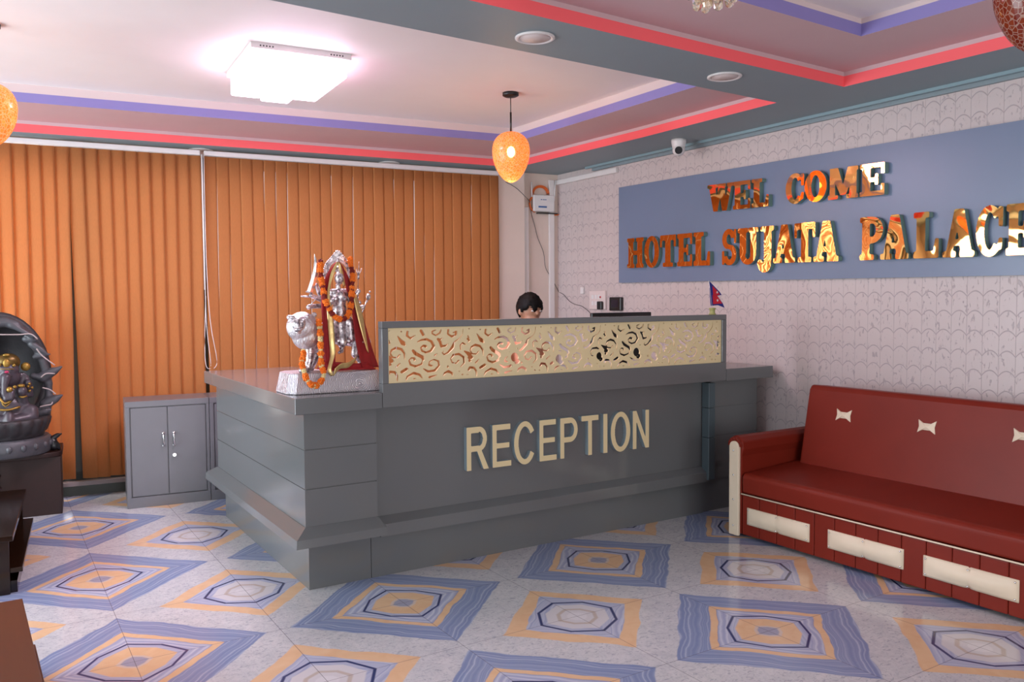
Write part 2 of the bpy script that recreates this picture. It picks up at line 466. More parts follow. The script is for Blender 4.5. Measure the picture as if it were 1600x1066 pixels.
# near and left walls with their glazed openings
bm = bmesh.new(); box(-3, -3.6, 0, -1.1, -3.5, 2.9, bm); box(3.5, -3.6, 0, 4.8, -3.5, 2.9, bm); box(-1.1, -3.6, 2.45, 3.5, -3.5, 2.9, bm)
struct('wall_near', bm, m_plain)
bm = bmesh.new(); box(-3.1, -3.5, 0, -3, 1.6, 2.9, bm); box(-3.1, 6.9, 0, -3, 7.7, 2.9, bm); box(-3.1, 1.6, 2.45, -3, 6.9, 2.9, bm)
struct('wall_left', bm, m_plain)
# trims along the right wall top and its corner
a0 = U(1000, 240, Z=2.64)
bm = box(4.625, -3.5, 2.636, 4.645, 6.05, 2.655); struct('trim_%d' % n, bm, m_blue_trim); n += 1
bm = box(4.665, -3.5, 2.615, 4.69, 6.0, 2.655); struct('trim_%d' % n, bm, m_soffit); n += 1
bm = box(4.655, 5.65, 2.555, 4.69, 6.60, 2.60); struct('trim_%d' % n, bm, m_trimw, bevel=.006); n += 1
bm = box(4.610, -.03, 0, 4.665, -.002, 2.6, mtx=BK); struct('trim_%d' % n, bm, m_trimw, bevel=.005); n += 1
bm = box(4.332, -.045, 0, 4.380, -.002, 2.33, mtx=BK); struct('trim_%d' % n, bm, m_trimw, bevel=.008); n += 1

# ------------------------------------------------------------------ blinds
def blind(label, xs0, xs1, gap=None):
    cx = (xs0+xs1)/2
    base = BK @ Vector((cx, -.10, 2.60))
    t = thing('vertical_blind', label, 'blind', base, 'orange vertical blinds on the back wall')
    bm = box(xs0, -.125, 2.595, xs1, -.085, 2.632, mtx=BK); obj('head_rail', bm, m_trimw, t, bevel=.004)
    k = int((xs1-xs0)/.0895)
    for i in range(k):
        x = xs0+(i+.5)*(xs1-xs0)/k
        bm = bmesh.new(); N = 6
        ang = math.radians(.8 if gap is None else 12)+random.uniform(-.03, .03)
        lean = 0; lift = random.uniform(-.004, .004)
        if gap is not None:
            dx = x-gap
            if -.25 < dx < 0: lean = -.012*(1+dx/.25)*2
            if 0 < dx < .45: lean = .040*(1-dx/.45)
        rows = []
        for zz in np.linspace(2.59, .145+lift, 9):
            s_ = (2.59-zz)/2.45
            row = []
            for q in range(N+1):
                u = (q/N-.5)*(.103 if gap is not None else .0912); c_ = (.005 if gap is not None else .002)*(1-(2*q/N-1)**2)
                lx = u*math.cos(ang)+x+lean*s_*1.0+.002*math.sin(zz*3+i); ly = -.105-u*math.sin(ang)-c_-(.0025 if gap is None and i % 2 else 0)
                row.append(bm.verts.new(BK @ Vector((lx, ly, zz))))
            rows.append(row)
        for A, B in zip(rows, rows[1:]):
            for q in range(N): bm.faces.new((A[q], A[q+1], B[q+1], B[q])).smooth = True
        o = obj('slat', bm, m_blind, t)
        sd = o.modifiers.new('thick', 'SOLIDIFY'); sd.thickness = .0008
    return t
b1 = blind('orange vertical blind left of the white cords, with a narrow dark gap', -1.62, 1.462, .555)
b2 = blind('orange vertical blind right of the white cords, behind the silver statue', 1.492, 4.035)
bm = bmesh.new()
for dx, dz in ((0, .02), (.012, 0)):
    tube([BK @ Vector((1.476+dx, -.135, z)) for z in (2.6, 1.8)]+[BK @ Vector((1.476+dx*2.5, -.15, 1.3)), BK @ Vector((1.50+dx*4, -.15, 1.0)), BK @ Vector((1.50+dx*2, -.15, .93+dz))], .0028, 6, bm, sub=4)
tube([BK @ Vector(p) for p in ((1.478, -.135, 1.5), (1.46, -.15, 1.1), (1.468, -.15, .95), (1.50, -.15, .93))], .0028, 6, bm, sub=4)
obj('pull_cord', bm, m_trimw, b1)
bm = cyl(BK @ Vector((1.474, -.125, 2.6)), BK @ Vector((1.474, -.125, 1.55)), .006, n=10); obj('wand', bm, m_trimw, b1)

# ------------------------------------------------------------------ steel cabinets
def cabinet(label, x0, x1, y, h=.757, d=.36):
    R = Matrix.Translation((x0, y, 0)) @ Matrix.Rotation(math.radians(-5.5), 4, 'Z'); W = x1-x0
    t = thing('steel_cabinet', label, 'cabinet', (x0, y, 0), 'grey steel cabinets under the blinds')
    bm = bmesh.new(); box(0, 0, .0, W, d, .075, bm, mtx=R); box(0, .015, .075, W, d, .715, bm, mtx=R); box(0, 0, .715, W, d, h, bm, mtx=R)
    box(0, 0, .075, .028, .02, .715, bm, mtx=R); box(W-.02, 0, .075, W, .02, .715, bm, mtx=R)
    obj('body', bm, m_steel, t, bevel=.002)
    mid = W/2-.004
    for a, b, hx in ((.034, mid-.003, mid-.03), (mid+.003, W-.026, mid+.04)):
        bm = box(a, .004, .081, b, .016, .709, mtx=R); dr = obj('door', bm, m_steel, t, bevel=.0015)
        bm = tube([R @ Vector(p) for p in ((hx, .004, .52), (hx, -.02, .512), (hx, -.022, .47), (hx, -.02, .435), (hx, .004, .428))], .006, 8)
        ball(R @ Vector((hx, .002, .52)), .010, bm); ball(R @ Vector((hx, .002, .43)), .010, bm)
        obj('handle', bm, m_chrome, dr)
        if hx > mid:
            bm = cyl(R @ Vector((hx, .006, .36)), R @ Vector((hx, -.012, .36)), .013, n=16); obj('lock', bm, m_chrome, dr)
    return t
cabinet('grey steel cabinet with two full doors in view, left of the counter', .797, 1.353, 6.325)
cabinet('grey steel cabinet mostly hidden behind the reception counter', 1.354, 1.91, 6.271)

# ------------------------------------------------------------------ reception counter
ct = thing('reception_counter', 'large grey laminate reception counter with cream fretwork screen', 'counter', (1.3, 4.0, 0))
ZW0, ZW1 = .905, .985
bm = prism([(1.237, 3.90), (1.6885, 3.90), (1.6885, 3.964), (1.86, 3.964), (1.86, 5.87), (1.237, 5.87)], 'z', ZW0, ZW1); obj('worktop', bm, m_grey, ct, bevel=.004)
bm = box(1.862, 3.965, .91, 4.165, 4.32, ZW1-.004); obj('worktop', bm, m_grey, ct, bevel=.003)
bm = box(4.166, 3.90, ZW0-.002, 4.625, 4.62, ZW1-.001); obj('worktop', bm, m_grey, ct, bevel=.004)
# left return: grooved blocks
def grooved(x0, y0, x1, y1, name):
    bm = bmesh.new()
    box(x0+.006, y0+.006, .32, x1-.006, y1-.006, ZW0, bm)
    for z0, z1 in ((.32, .521), (.526, .717), (.722, ZW0)): box(x0, y0, z0, x1, y1, z1, bm)
    return obj(name, bm, m_grey, ct)
grooved(1.30, 3.97, 1.682, 5.80, 'side_panel')
def moulding_loop(path, prof, name):
    """path: list of (x,y, outx, outy) mitred stations; prof: list of (out, z)"""
    bm = bmesh.new(); rows = [[bm.verts.new((x+ox*o_, y+oy*o_, z)) for o_, z in prof] for x, y, ox, oy in path]
    for A, B in zip(rows, rows[1:]):
        for i in range(len(prof)): j = (i+1) % len(prof); bm.faces.new((A[i], A[j], B[j], B[i]))
    bm.faces.new(rows[0]); bm.faces.new(rows[-1]); bmesh.ops.recalc_face_normals(bm, faces=bm.faces[:])
    return obj(name, bm, m_grey, ct)
prof = [(-.01, .335), (.004, .335), (.066, .292), (.070, .250), (-.01, .250)]
moulding_loop([(1.30, 5.80, -1, 1), (1.30, 3.97, -1, -1), (1.682, 3.97, .35, -1), (1.682, 4.05, .35, 1)], prof, 'moulding')
bm = bmesh.new(); box(1.33, 4.02, 0, 1.662, 5.74, .26, bm); obj('plinth', bm, m_grey, ct)
# front
bm = box(1.70, 4.03, .30, 4.10, 4.06, ZW0+.02); obj('front_panel', bm, m_grey, ct)
moulding_loop([(1.70, 4.03, 0, -1), (4.105, 4.03, 0, -1)], [(-.01, .318), (.004, .318), (.052, .285), (.056, .222), (-.01, .222)], 'moulding')
bm = box(1.665, 4.02, 0, 4.07, 4.05, .235); obj('plinth', bm, m_grey, ct)
# right wing
grooved(4.118, 4.0, 4.575, 4.60, 'side_panel')
bm = box(4.118, 4.01, .225, 4.575, 4.58, .32); obj('moulding', bm, m_grey, ct)
bm = box(4.075, 4.035, 0, 4.56, 4.55, .225); obj('plinth', bm, m_grey, ct)
bm = bmesh.new()
for z0, z1 in ((.236, .52), (.523, .72), (.723, .89)): box(4.060, 3.955, z0, 4.117, 4.02, z1, bm)
o = obj('edge_strip', bm, simple('pale blue laminate', (.085, .115, .13), .25), ct, bevel=.002); o['label'] = 'pale blue vertical strip at right end'
# screen frame
FX0, FX1, FY0, FY1, FZ0, FZ1 = 1.690, 4.163, 3.90, 3.95, .907, 1.348
OX0, OX1, OZ0, OZ1 = 1.725, 4.124, 1.030, 1.313
bm = bmesh.new()
box(FX0, FY0, FZ0, FX1, FY1, OZ0, bm); box(FX0, FY0, OZ1, FX1, FY1, FZ1, bm)
box(FX0, FY0, OZ0, OX0, FY1, OZ1, bm); box(OX1, FY0, OZ0, FX1, FY1, OZ1, bm)
obj('screen_frame', bm, m_grey, ct, bevel=.003)
# cream fretwork: scroll shaped holes through a 10 mm board
def contour_mesh(bm, F, xs, zs, put, ext, mi_front=0, mi_side=0):
    """region F>0 of a sampled field as a board: put(x, z) gives the 3-D point of the front, ext the extrusion"""
    cache = {}
    def vert(key, x, z):
        if key not in cache: cache[key] = bm.verts.new(put(x, z))
        return cache[key]
    def crossing(i0, j0, i1, j1):
        key = ('e', min((i0, j0), (i1, j1)), max((i0, j0), (i1, j1))); a, b = F[j0, i0], F[j1, i1]; t = a/(a-b)
        if (i0, j0) != key[1]: pass
        t = min(.97, max(.03, t))
        return vert(key, xs[i0]+(xs[i1]-xs[i0])*t, zs[j0]+(zs[j1]-zs[j0])*t)
    nz, nx = F.shape
    for j in range(nz-1):
        for i in range(nx-1):
            cs = ((i, j), (i+1, j), (i+1, j+1), (i, j+1)); s4 = [F[b, a] > 0 for a, b in cs]
            if not any(s4): continue
            vs = []
            for k in range(4):
                a = cs[k]; b = cs[(k+1) % 4]
                if s4[k]: vs.append(vert(a, xs[a[0]], zs[a[1]]))
                if s4[k] != s4[(k+1) % 4]: vs.append(crossing(*a, *b))
            if len(vs) > 2:
                try: bm.faces.new(vs)
                except ValueError: pass
    front = bm.faces[:]
    r = bmesh.ops.extrude_face_region(bm, geom=front, use_keep_orig=True)
    new = [e for e in r['geom'] if isinstance(e, bmesh.types.BMVert)]
    bmesh.ops.translate(bm, vec=ext, verts=new)
    bmesh.ops.recalc_face_normals(bm, faces=bm.faces[:])
    e = Vector(ext).normalized()
    for f in bm.faces:
        f.material_index = mi_front if f.normal.dot(e) < -.9 else mi_side
    return bm
def glyph_field(polys, asp, res, margin=.06, rnd=.0):
    """signed field of a union of convex outlines; unit height, width asp"""
    y0 = min(p[1] for q in polys for p in q)-margin; y1 = max(p[1] for q in polys for p in q)+margin
    xs = np.arange(-margin*asp-.02, asp*1.06+.02, res); zs = np.arange(y0, y1, res)
    X, Z = np.meshgrid(xs, zs); F = np.full(X.shape, -1e3)
    for q in polys:
        P_ = [(x*asp, y) for x, y in q]; A_ = sum(P_[i][0]*P_[(i+1) % len(P_)][1]-P_[(i+1) % len(P_)][0]*P_[i][1] for i in range(len(P_)))
        if A_ < 0: P_.reverse()
        f = np.full(X.shape, 1e3)
        for i in range(len(P_)):
            a, b = P_[i], P_[(i+1) % len(P_)]; L = math.hypot(b[0]-a[0], b[1]-a[1])
            if L < 1e-6: continue
            f = np.minimum(f, ((b[0]-a[0])*(Z-a[1])-(b[1]-a[1])*(X-a[0]))/L)
        F = np.maximum(F, f)
    if rnd:      # soften corners
        for _ in range(rnd):
            G_ = np.clip(F, -.05, .05); G_[1:-1, 1:-1] = (G_[:-2, 1:-1]+G_[2:, 1:-1]+G_[1:-1, :-2]+G_[1:-1, 2:]+4*G_[1:-1, 1:-1])/8; F = G_
    F[0] = F[-1] = -1; F[:, 0] = F[:, -1] = -1
    F = np.where(np.abs(F) < 1e-5, 1e-5, F)
    return F, xs, zs
def fretwork():
    PER, U0, SC = .4700, 35.0, .4700/610
    st = []   # strokes: points + radii
    def s_(pts, rad): st.append((np.array(pts, float), rad))
    s_([(255, 245), (285, 228), (325, 222), (362, 245), (378, 290), (355, 332), (318, 345), (288, 328), (282, 298), (300, 280), (318, 288)], [5, 9, 11, 12, 12, 11, 9, 8, 8, 10, 13])
    s_([(158, 398), (158, 345), (135, 305), (98, 292), (65, 310), (55, 345), (72, 375), (105, 380), (122, 355)], [4, 8, 11, 12, 9, 6, 6, 6, 7])
    s_([(292, 415), (285, 450), (240, 468), (202, 450), (192, 412), (208, 388), (232, 392), (232, 408)], [4, 9, 11, 9, 7, 6, 8, 10])
    s_([(297, 492), (335, 522), (385, 515), (418, 472), (412, 430), (378, 412), (345, 430), (340, 462), (362, 470)], [5, 11, 12, 9, 8, 6, 6, 8, 9])
    s_([(585, 497), (615, 460), (612, 405), (575, 372), (530, 378), (508, 415), (520, 450), (552, 460), (570, 435)], [5, 8, 10, 11, 10, 6, 6, 6, 9])
    s_([(165, 592), (180, 555), (225, 528), (268, 545), (290, 582)], [4, 9, 12, 10, 4])
    s_([(447, 572), (460, 545), (490, 530), (518, 548), (522, 575)], [4, 9, 13, 10, 4])
    s_([(655, 530), (655, 490), (690, 475), (730, 500), (735, 560)], [6, 9, 12, 10, 4]) if False else None
    s_([(40, 528), (52, 505), (85, 510), (103, 545), (103, 595)], [10, 12, 10, 8, 4])
    s_([(182, 148), (178, 185), (205, 210), (238, 182)], [9, 9, 9, 4])
    s_([(392, 140), (368, 150), (366, 172), (395, 190), (425, 170), (435, 138)], [5, 6, 6, 7, 8, 5])
    s_([(492, 142), (488, 180), (520, 206), (552, 188), (555, 160), (530, 168)], [9, 8, 10, 10, 10, 6])
    s_([(607, 135), (602, 190), (575, 230), (538, 258), (524, 305), (490, 352), (460, 372), (443, 355), (450, 335)], [3, 4, 5, 8, 14, 10, 7, 5, 3])
    s_([(108, 185), (130, 225), (148, 250), (162, 270)], [4, 12, 20, 8])
    s_([(282, 142), (300, 182)], [12, 12]); s_([(222, 322), (240, 350), (290, 385), (298, 412)], [12, 16, 15, 9])
    s_([(412, 225), (428, 250), (438, 295), (475, 288), (490, 268)], [12, 13, 12, 8, 4]); s_([(425, 232), (448, 215)], [9, 4])
    s_([(138, 512), (172, 488)], [14, 14]); s_([(98, 463), (120, 440), (124, 428)], [8, 7, 4])
    s_([(385, 375), (402, 360)], [8, 5]); s_([(643, 232), (662, 250)], [9, 7]); s_([(588, 332), (586, 290), (605, 268), (628, 285)], [6, 7, 8, 6])
    s_([(615, 345), (650, 372), (675, 410)], [5, 18, 16]); s_([(40, 268), (46, 235), (36, 200)], [5, 7, 6])
    s_([(485, 475), (485, 490)], [5, 9]); s_([(345, 575), (400, 558)], [12, 4]); s_([(225, 580), (235, 580)], [6, 6])
    for x, y, r in ((135, 146, 7), (655, 136, 7), (574, 535, 7), (600, 568, 9), (640, 570, 7), (50, 440, 14), (45, 410, 14)): s_([(x, y), (x, y)], [r, r])
    h = .0042; nx = int((OX1-OX0)/h)+1; nz = int((OZ1-OZ0)/h)+1
    def sdf_period(uu, vv):
        f = np.full(uu.shape, 1e3)
        for q in st:
            if q is None: continue
            P, R = q
            for sh in (-610, 0, 610):
                for i in range(len(P)-1):
                    a = P[i]+(sh, 0); b = P[i+1]+(sh, 0); d = b-a; L = max(d@d, 1e-6)
                    t = np.clip(((uu-a[0])*d[0]+(vv-a[1])*d[1])/L, 0, 1)
                    f = np.minimum(f, np.hypot(uu-a[0]-t*d[0], vv-a[1]-t*d[1])-(R[i]+(R[i+1]-R[i])*t))
        return f
    npz = 112
    pu = np.linspace(U0, U0+610, npz+1); pv = np.linspace(608, 112, nz)
    g = sdf_period(*np.meshgrid(pu, pv))            # rows = z from bottom
    xs = np.linspace(OX0, OX1, nx); zs = np.linspace(OZ0, OZ1, nz)
    F = np.zeros((nz, nx))
    for i, x in enumerate(xs):
        k = ((x-OX0)/PER % 1)*npz; k0 = int(k); F[:, i] = g[:, k0]*(1-(k-k0))+g[:, min(k0+1, npz)]*(k-k0)
    F = F*SC
    XX, ZZ = np.meshgrid(xs, zs)
    for px, py, r in ((801, 558, .026), (870, 560, .024), (933, 556, .023), (991, 550, .027), (1018, 555, .023)):
        c = U(px, py, Y=3.935); d = np.hypot(XX-c.x, ZZ-c.z)
        F = np.maximum(F, -(d-r*1.75))
        hole = np.minimum(d-r, 1e3)
        for k in range(5):
            a = -.4-k*.42; rr = r*1.15
            hole = np.minimum(hole, np.hypot(XX-(c.x+r*.35-math.cos(a)*-rr*.55+0), ZZ-(c.z-rr*.55+math.sin(a)*rr*.55))-r*(.42-.07*k))
        F = np.minimum(F, hole)
    edge = np.minimum(np.minimum(XX-OX0, OX1-XX), np.minimum(ZZ-OZ0, OZ1-ZZ))
    F = np.maximum(F, .007-edge)
    bm = bmesh.new(); cache = {}
    def vert(key, x, z):
        if key not in cache: cache[key] = bm.verts.new((x, FY0+.012, z))
        return cache[key]
    def crossing(i0, j0, i1, j1):
        key = ('e', min((i0, j0), (i1, j1)), max((i0, j0), (i1, j1))); a, b = F[j0, i0], F[j1, i1]; t = a/(a-b)
        t = min(.97, max(.03, t))
        return vert(key, xs[i0]+(xs[i1]-xs[i0])*t, zs[j0]+(zs[j1]-zs[j0])*t)
    for j in range(nz-1):
        for i in range(nx-1):
            cs = ((i, j), (i+1, j), (i+1, j+1), (i, j+1)); s4 = [F[b, a] > 0 for a, b in cs]
            if not any(s4): continue
            vs = []
            for k in range(4):
                a = cs[k]; b = cs[(k+1) % 4]
                if s4[k]: vs.append(vert(a, xs[a[0]], zs[a[1]]))
                if s4[k] != s4[(k+1) % 4]: vs.append(crossing(*a, *b))
            if len(vs) > 2:
                try: bm.faces.new(vs)
                except ValueError: pass
    r = bmesh.ops.extrude_face_region(bm, geom=bm.faces[:])
    bmesh.ops.translate(bm, vec=(0, .010, 0), verts=[e for e in r['geom'] if isinstance(e, bmesh.types.BMVert)])
    bmesh.ops.recalc_face_normals(bm, faces=bm.faces[:])
    return obj('fretwork_panel', bm, m_cream, ct)
fretwork()['label'] = 'cream board pierced with scrolls'
bm = box(1.87, 4.33, .70, 4.1, 4.72, .73); obj('inner_desk', bm, m_grey, ct)
obj('desk_support', box(1.87, 4.08, 0, 1.9, 4.7, .70), m_grey, ct); obj('desk_support', box(4.04, 4.08, 0, 4.07, 4.7, .70), m_grey, ct)

# ------------------------------------------------------------------ lettering
def ARC(cx, cy, ro, ry, ri, riy, a0, a1, n=18):
    out = []
    for k in range(n):
        t0 = math.radians(a0+(a1-a0)*k/n); t1 = math.radians(a0+(a1-a0)*(k+1)/n)
        out.append([(cx+ri*math.cos(t0), cy+riy*math.sin(t0)), (cx+ro*math.cos(t0), cy+ry*math.sin(t0)),
                    (cx+ro*math.cos(t1), cy+ry*math.sin(t1)), (cx+ri*math.cos(t1), cy+riy*math.sin(t1))])
    return out
def RC(x0, y0, x1, y1): return [[(x0, y0), (x1, y0), (x1, y1), (x0, y1)]]
SLAB = {
 'H': RC(.08, 0, .38, 1)+RC(.62, 0, .92, 1)+RC(0, 0, .45, .13)+RC(0, .87, .45, 1)+RC(.55, 0, 1, .13)+RC(.55, .87, 1, 1)+RC(.3, .43, .7, .57),
 'O': ARC(.5, .5, .5, .52, .19, .36, 0, 360, 36),
 'T': RC(.33, 0, .67, 1)+RC(0, .83, 1, 1)+RC(0, .62, .13, .9)+RC(.87, .62, 1, .9)+RC(.18, 0, .82, .13),
 'E': RC(.1, 0, .43, 1)+RC(0, .86, 1, 1)+RC(0, 0, 1, .14)+RC(.3, .43, .7, .56)+RC(.62, .33, .74, .67)+RC(.86, .66, 1, .95)+RC(.86, .05, 1, .36),
 'L': RC(.12, 0, .47, 1)+RC(0, .87, .62, 1)+RC(0, 0, 1, .15)+[[(.78, .1), (1, .05), (1, .42), (.86, .42)]],
 'S': ARC(.47, .72, .45, .30, .14, .13, 10, 250)+ARC(.53, .28, .46, .30, .15, .13, -170, 70)+RC(.82, .60, .97, 1)+RC(.02, 0, .17, .40)+[[(.13, .62), (.35, .46), (.85, .38), (.62, .56)]],
 'U': RC(.10, .28, .42, 1)+RC(.62, .28, .90, 1)+RC(0, .87, .50, 1)+RC(.54, .87, 1, 1)+ARC(.50, .30, .40, .32, .12, .16, 180, 360),
 'J': RC(.42, 0, .86, 1)+RC(.20, .87, 1, 1)+ARC(.44, .02, .42, .27, .02, .08, 180, 360)+ARC(.18, .02, .18, .10, 0, 0, 0, 360),
 'A': [[(.08, 0), (.28, 0), (.58, 1), (.36, 1)], [(.60, 0), (.95, 0), (.66, 1), (.36, 1)]]+RC(.25, .24, .72, .37)+RC(0, 0, .42, .13)+RC(.54, 0, 1, .13),
 'P': RC(.1, 0, .43, 1)+RC(0, 0, .62, .13)+RC(0, .87, .55, 1)+ARC(.52, .69, .48, .31, .16, .15, -90, 90)+RC(.4, .84, .53, 1)+RC(.4, .38, .53, .54),
 'C': ARC(.52, .5, .52, .52, .20, .36, 40, 320, 30)+RC(.84, .58, 1, .98)+[[(.78, .12), (.96, .12), (1, .36), (.86, .36)]],
 'M': RC(.06, 0, .24, 1)+RC(.72, 0, .95, 1)+[[(.04, 1), (.34, 1), (.60, .12), (.42, .12)], [(.66, 1), (.95, 1), (.60, .12), (.42, .12)]]+RC(0, 0, .34, .13)+RC(.62, 0, 1, .13)+RC(.8, .87, 1, 1),
 'W': [[(.05, 1), (.30, 1), (.42, 0), (.24, 0)], [(.24, 0), (.40, 0), (.60, 1), (.46, 1)], [(.42, 1), (.66, 1), (.76, 0), (.58, 0)], [(.60, 0), (.76, 0), (.95, 1), (.84, 1)]]+RC(0, .87, .40, 1)+RC(.42, .87, .72, 1)+RC(.76, .87, 1, 1)}
SANS = {
 'R': RC(0, 0, .20, 1)+RC(.1, .86, .55, 1)+RC(.1, .43, .58, .56)+ARC(.56, .715, .36, .285, .17, .16, -90, 90)+[[(.45, .46), (.66, .46), (1, 0), (.76, 0)]],
 'E': RC(0, 0, .22, 1)+RC(.1, .87, .96, 1)+RC(.1, .44, .90, .56)+RC(.1, 0, 1, .13),
 'C': ARC(.52, .5, .52, .52, .31, .39, 32, 328, 32),
 'P': RC(0, 0, .22, 1)+RC(.1, .86, .58, 1)+RC(.1, .39, .58, .52)+ARC(.57, .695, .43, .305, .22, .175, -90, 90),
 'T': RC(.39, 0, .61, 1)+RC(0, .87, 1, 1), 'I': RC(0, 0, 1, 1),
 'O': ARC(.5, .5, .5, .52, .29, .39, 0, 360, 36),
 'N': RC(0, 0, .22, 1)+RC(.78, 0, 1, 1)+[[(0, 1), (.22, 1), (1, 0), (.78, 0)]]}
def shrink(v, c, k): return (v[0], v[1])
for ch, x0, x1 in zip('RECEPTION', (88, 210, 312, 432, 530, 630, 733, 768, 872), (192, 298, 410, 512, 612, 710, 752, 860, 948)):
    a = U(700+x0/3.019, 690, Y=3.998).x; b = U(700+x1/3.019, 690, Y=3.998).x
    asp = (b-a)/.243
    F_, gx, gz = glyph_field(SANS[ch], asp, .0155, rnd=0)
    bm = contour_mesh(bmesh.new(), F_, gx, gz, lambda x, z: (a+x*.243, 3.998, .503+.243*z), (0, .0325, 0), 0, 1)
    o = obj('letter', bm, [m_cream, m_letter_side], ct); o['label'] = 'cream letter %s' % ch
# ------------------------------------------------------------------ welcome sign
sg = thing('wall_sign', 'long blue board with mirrored gold welcome lettering on the right wall', 'sign', (XW, 4, 2))
XS, XL = 4.662, 4.622
q = [U(966.8, 293.2, X=XS), U(966.8, 442, X=XS), U(1600, 430, X=XS), U(1600, 187.2, X=XS)]
ext = lambda p, r_, yy: (yy, p.z+(r_.z-p.z)*(yy-p.y)/(r_.y-p.y))
bm = prism([(q[0].y, q[0].z), (q[1].y, q[1].z), ext(q[1], q[2], 2.02), ext(q[0], q[3], 2.02)], 'x', XS, XW)
obj('board', bm, m_sign, sg)
def signline(s, ox, oy, sc, xr, zt, zb):
    for ch, x0, x1 in zip(s, xr[0], xr[1]):
        ya = U(ox+x0/sc, 350, X=XL).y; yb_ = U(ox+x1/sc, 350, X=XL).y
        def zz(y, v): return (zb[0]+(zb[1]-zb[0])*(y-zb[2])/(zb[3]-zb[2]))*(1-v)+(zt[0]+(zt[1]-zt[0])*(y-zb[2])/(zb[3]-zb[2]))*v
        hh = abs(zz(ya, 1)-zz(ya, 0)); asp = abs(yb_-ya)*.985/hh
        F_, gx, gz = glyph_field(SLAB[ch], asp, .021, rnd=2)
        bm = contour_mesh(bmesh.new(), F_, gx, gz, lambda x, z: (XL, ya-x*hh, zz(ya-x*hh, z)), (XS+.001-XL, 0, 0), 0, 1)
        o = obj('letter', bm, [m_mirror, m_acry], sg); o['label'] = 'gold letter %s' % ch
h0 = U(980, 373, X=XL); h1 = U(981, 419, X=XL); e0 = U(1612, 316, X=XL); e1 = U(1612, 398, X=XL)
ZT, ZB = (h0.z, e0.z), (h1.z, e1.z, h0.y, e0.y)
signline('HOTELSUJATA', 970, 300, 4.571, ((45, 168, 280, 403, 520, 722, 835, 975, 1090, 1240, 1378), (165, 275, 395, 512, 640, 830, 985, 1095, 1248, 1392, 1560)), ZT, ZB)
signline('PALACE', 1300, 300, 5.333, ((233, 405, 680, 925, 1200, 1452), (430, 645, 895, 1195, 1428, 1690)), ZT, ZB)
w0 = U(1105, 290, X=XL); w1 = U(1112, 331, X=XL); v0 = U(1380, 253, X=XL); v1 = U(1380, 304, X=XL)
signline('WELCOME', 1080, 230, 5.0, ((125, 325, 470, 735, 882, 1065, 1312), (330, 462, 605, 880, 1057, 1303, 1508)), (w0.z, v0.z), (w1.z, v1.z, w0.y, v0.y))

# ------------------------------------------------------------------ sofa
sf = thing('sofa', 'long oxblood leather sofa with ivory tufted panels against the papered wall', 'sofa', (4.2, 2.4, 0))
SY0, SY1 = 1.26, 3.462
bm = bmesh.new(); box(3.855, SY0, .02, 4.55, SY1, .268, bm)
obj('base', bm, m_leather, sf, bevel=.012)
bm = bmesh.new(); nn = 17
for k in range(nn):
    y0 = SY1-(SY1-SY0)*k/nn; y1 = SY1-(SY1-SY0)*(k+1)/nn
    box(3.838, y1+.0008, .022, 3.87, y0-.0008, .264, bm)
obj('front_padding', bm, m_leather, sf, bevel=.006, seg=3)
bm = tube([(3.830, SY1, .271), (3.829, 2.4, .271), (3.830, SY0, .271)], .0045, 8); obj('piping', bm, m_leatherw, sf)
bm = prism([(3.835, .276), (3.83, .375), (3.85, .397), (4.32, .425), (4.42, .41), (4.42, .276)], 'y', SY0, SY1); obj('seat_cushion', bm, m_leather, sf, bevel=.014, seg=3)
bm = prism([(4.285, .415), (4.375, .880), (4.395, .908), (4.54, .895), (4.60, .80), (4.60, .05), (4.35, .05)], 'y', SY0, 3.405)
bk = obj('backrest', bm, m_leather, sf, bevel=.015, seg=3)
def bow(px, py):
    c = U(px, py, X=4.352); k = -1
    bm = bmesh.new(); pr = [(-.052, -.036), (-.02, -.017), (.02, -.017), (.052, -.036), (.045, 0), (.052, .036), (.02, .017), (-.02, .017), (-.052, .036), (-.045, 0)]
    t = (c.z-.415)/.465
    xc = 4.285+.09*t
    vs = [bm.verts.new((xc+.19*dz-.004, c.y+dy, c.z+dz)) for dy, dz in pr]; ce = bm.verts.new((xc-.012, c.y, c.z))
    bk_ = [bm.verts.new((xc+.19*dz+.01, c.y+dy, c.z+dz)) for dy, dz in pr]
    for i in range(len(vs)):
        j = (i+1) % len(vs); bm.faces.new((vs[i], vs[j], ce)); bm.faces.new((vs[i], vs[j], bk_[j], bk_[i]))
    bmesh.ops.recalc_face_normals(bm, faces=bm.faces[:])
    obj('bow', bm, m_leatherw, bk, bevel=.002)['label'] = 'ivory bow shaped tuft'
for p in ((1319, 649), (1449, 667), (1600, 682)): bow(*p)
def sofa_arm(y0, y1):
    pr = [(y0, .02), (y0, .50), (y0-.012, .54), (y0-.008, .585), (y0+.02, .612), ((y0+y1)/2, .622), (y1-.02, .612), (y1+.008, .585), (y1+.010, .54), (y1, .50), (y1, .02)]
    bm = prism(pr, 'x', 3.836, 4.58); return obj('armrest', bm, m_leather, sf, bevel=.008, seg=3)
ar = sofa_arm(3.468, 3.558)
bm = bmesh.new()
for k in range(11):
    a = math.pi*(k)/10; r_ = .050
    tube([(3.832, 3.513+math.cos(a)*.022, .560+math.sin(a)*.02), (3.828, 3.513+math.cos(a)*r_, .562+math.sin(a)*r_)], [.004, .009], 8, bm)
obj('gathered_pleats', bm, m_leather, ar)
pts = [(3.475, .0), (3.475, .545)]+[(3.513+.036*math.cos(t), .552+.036*math.sin(t)) for t in np.linspace(math.pi, 0, 10)]
pts = [(3.474, .01), (3.550, .01), (3.550, .55)]+[(3.512+.038*math.cos(t), .552+.036*math.sin(t)) for t in np.linspace(0, math.pi, 10)]
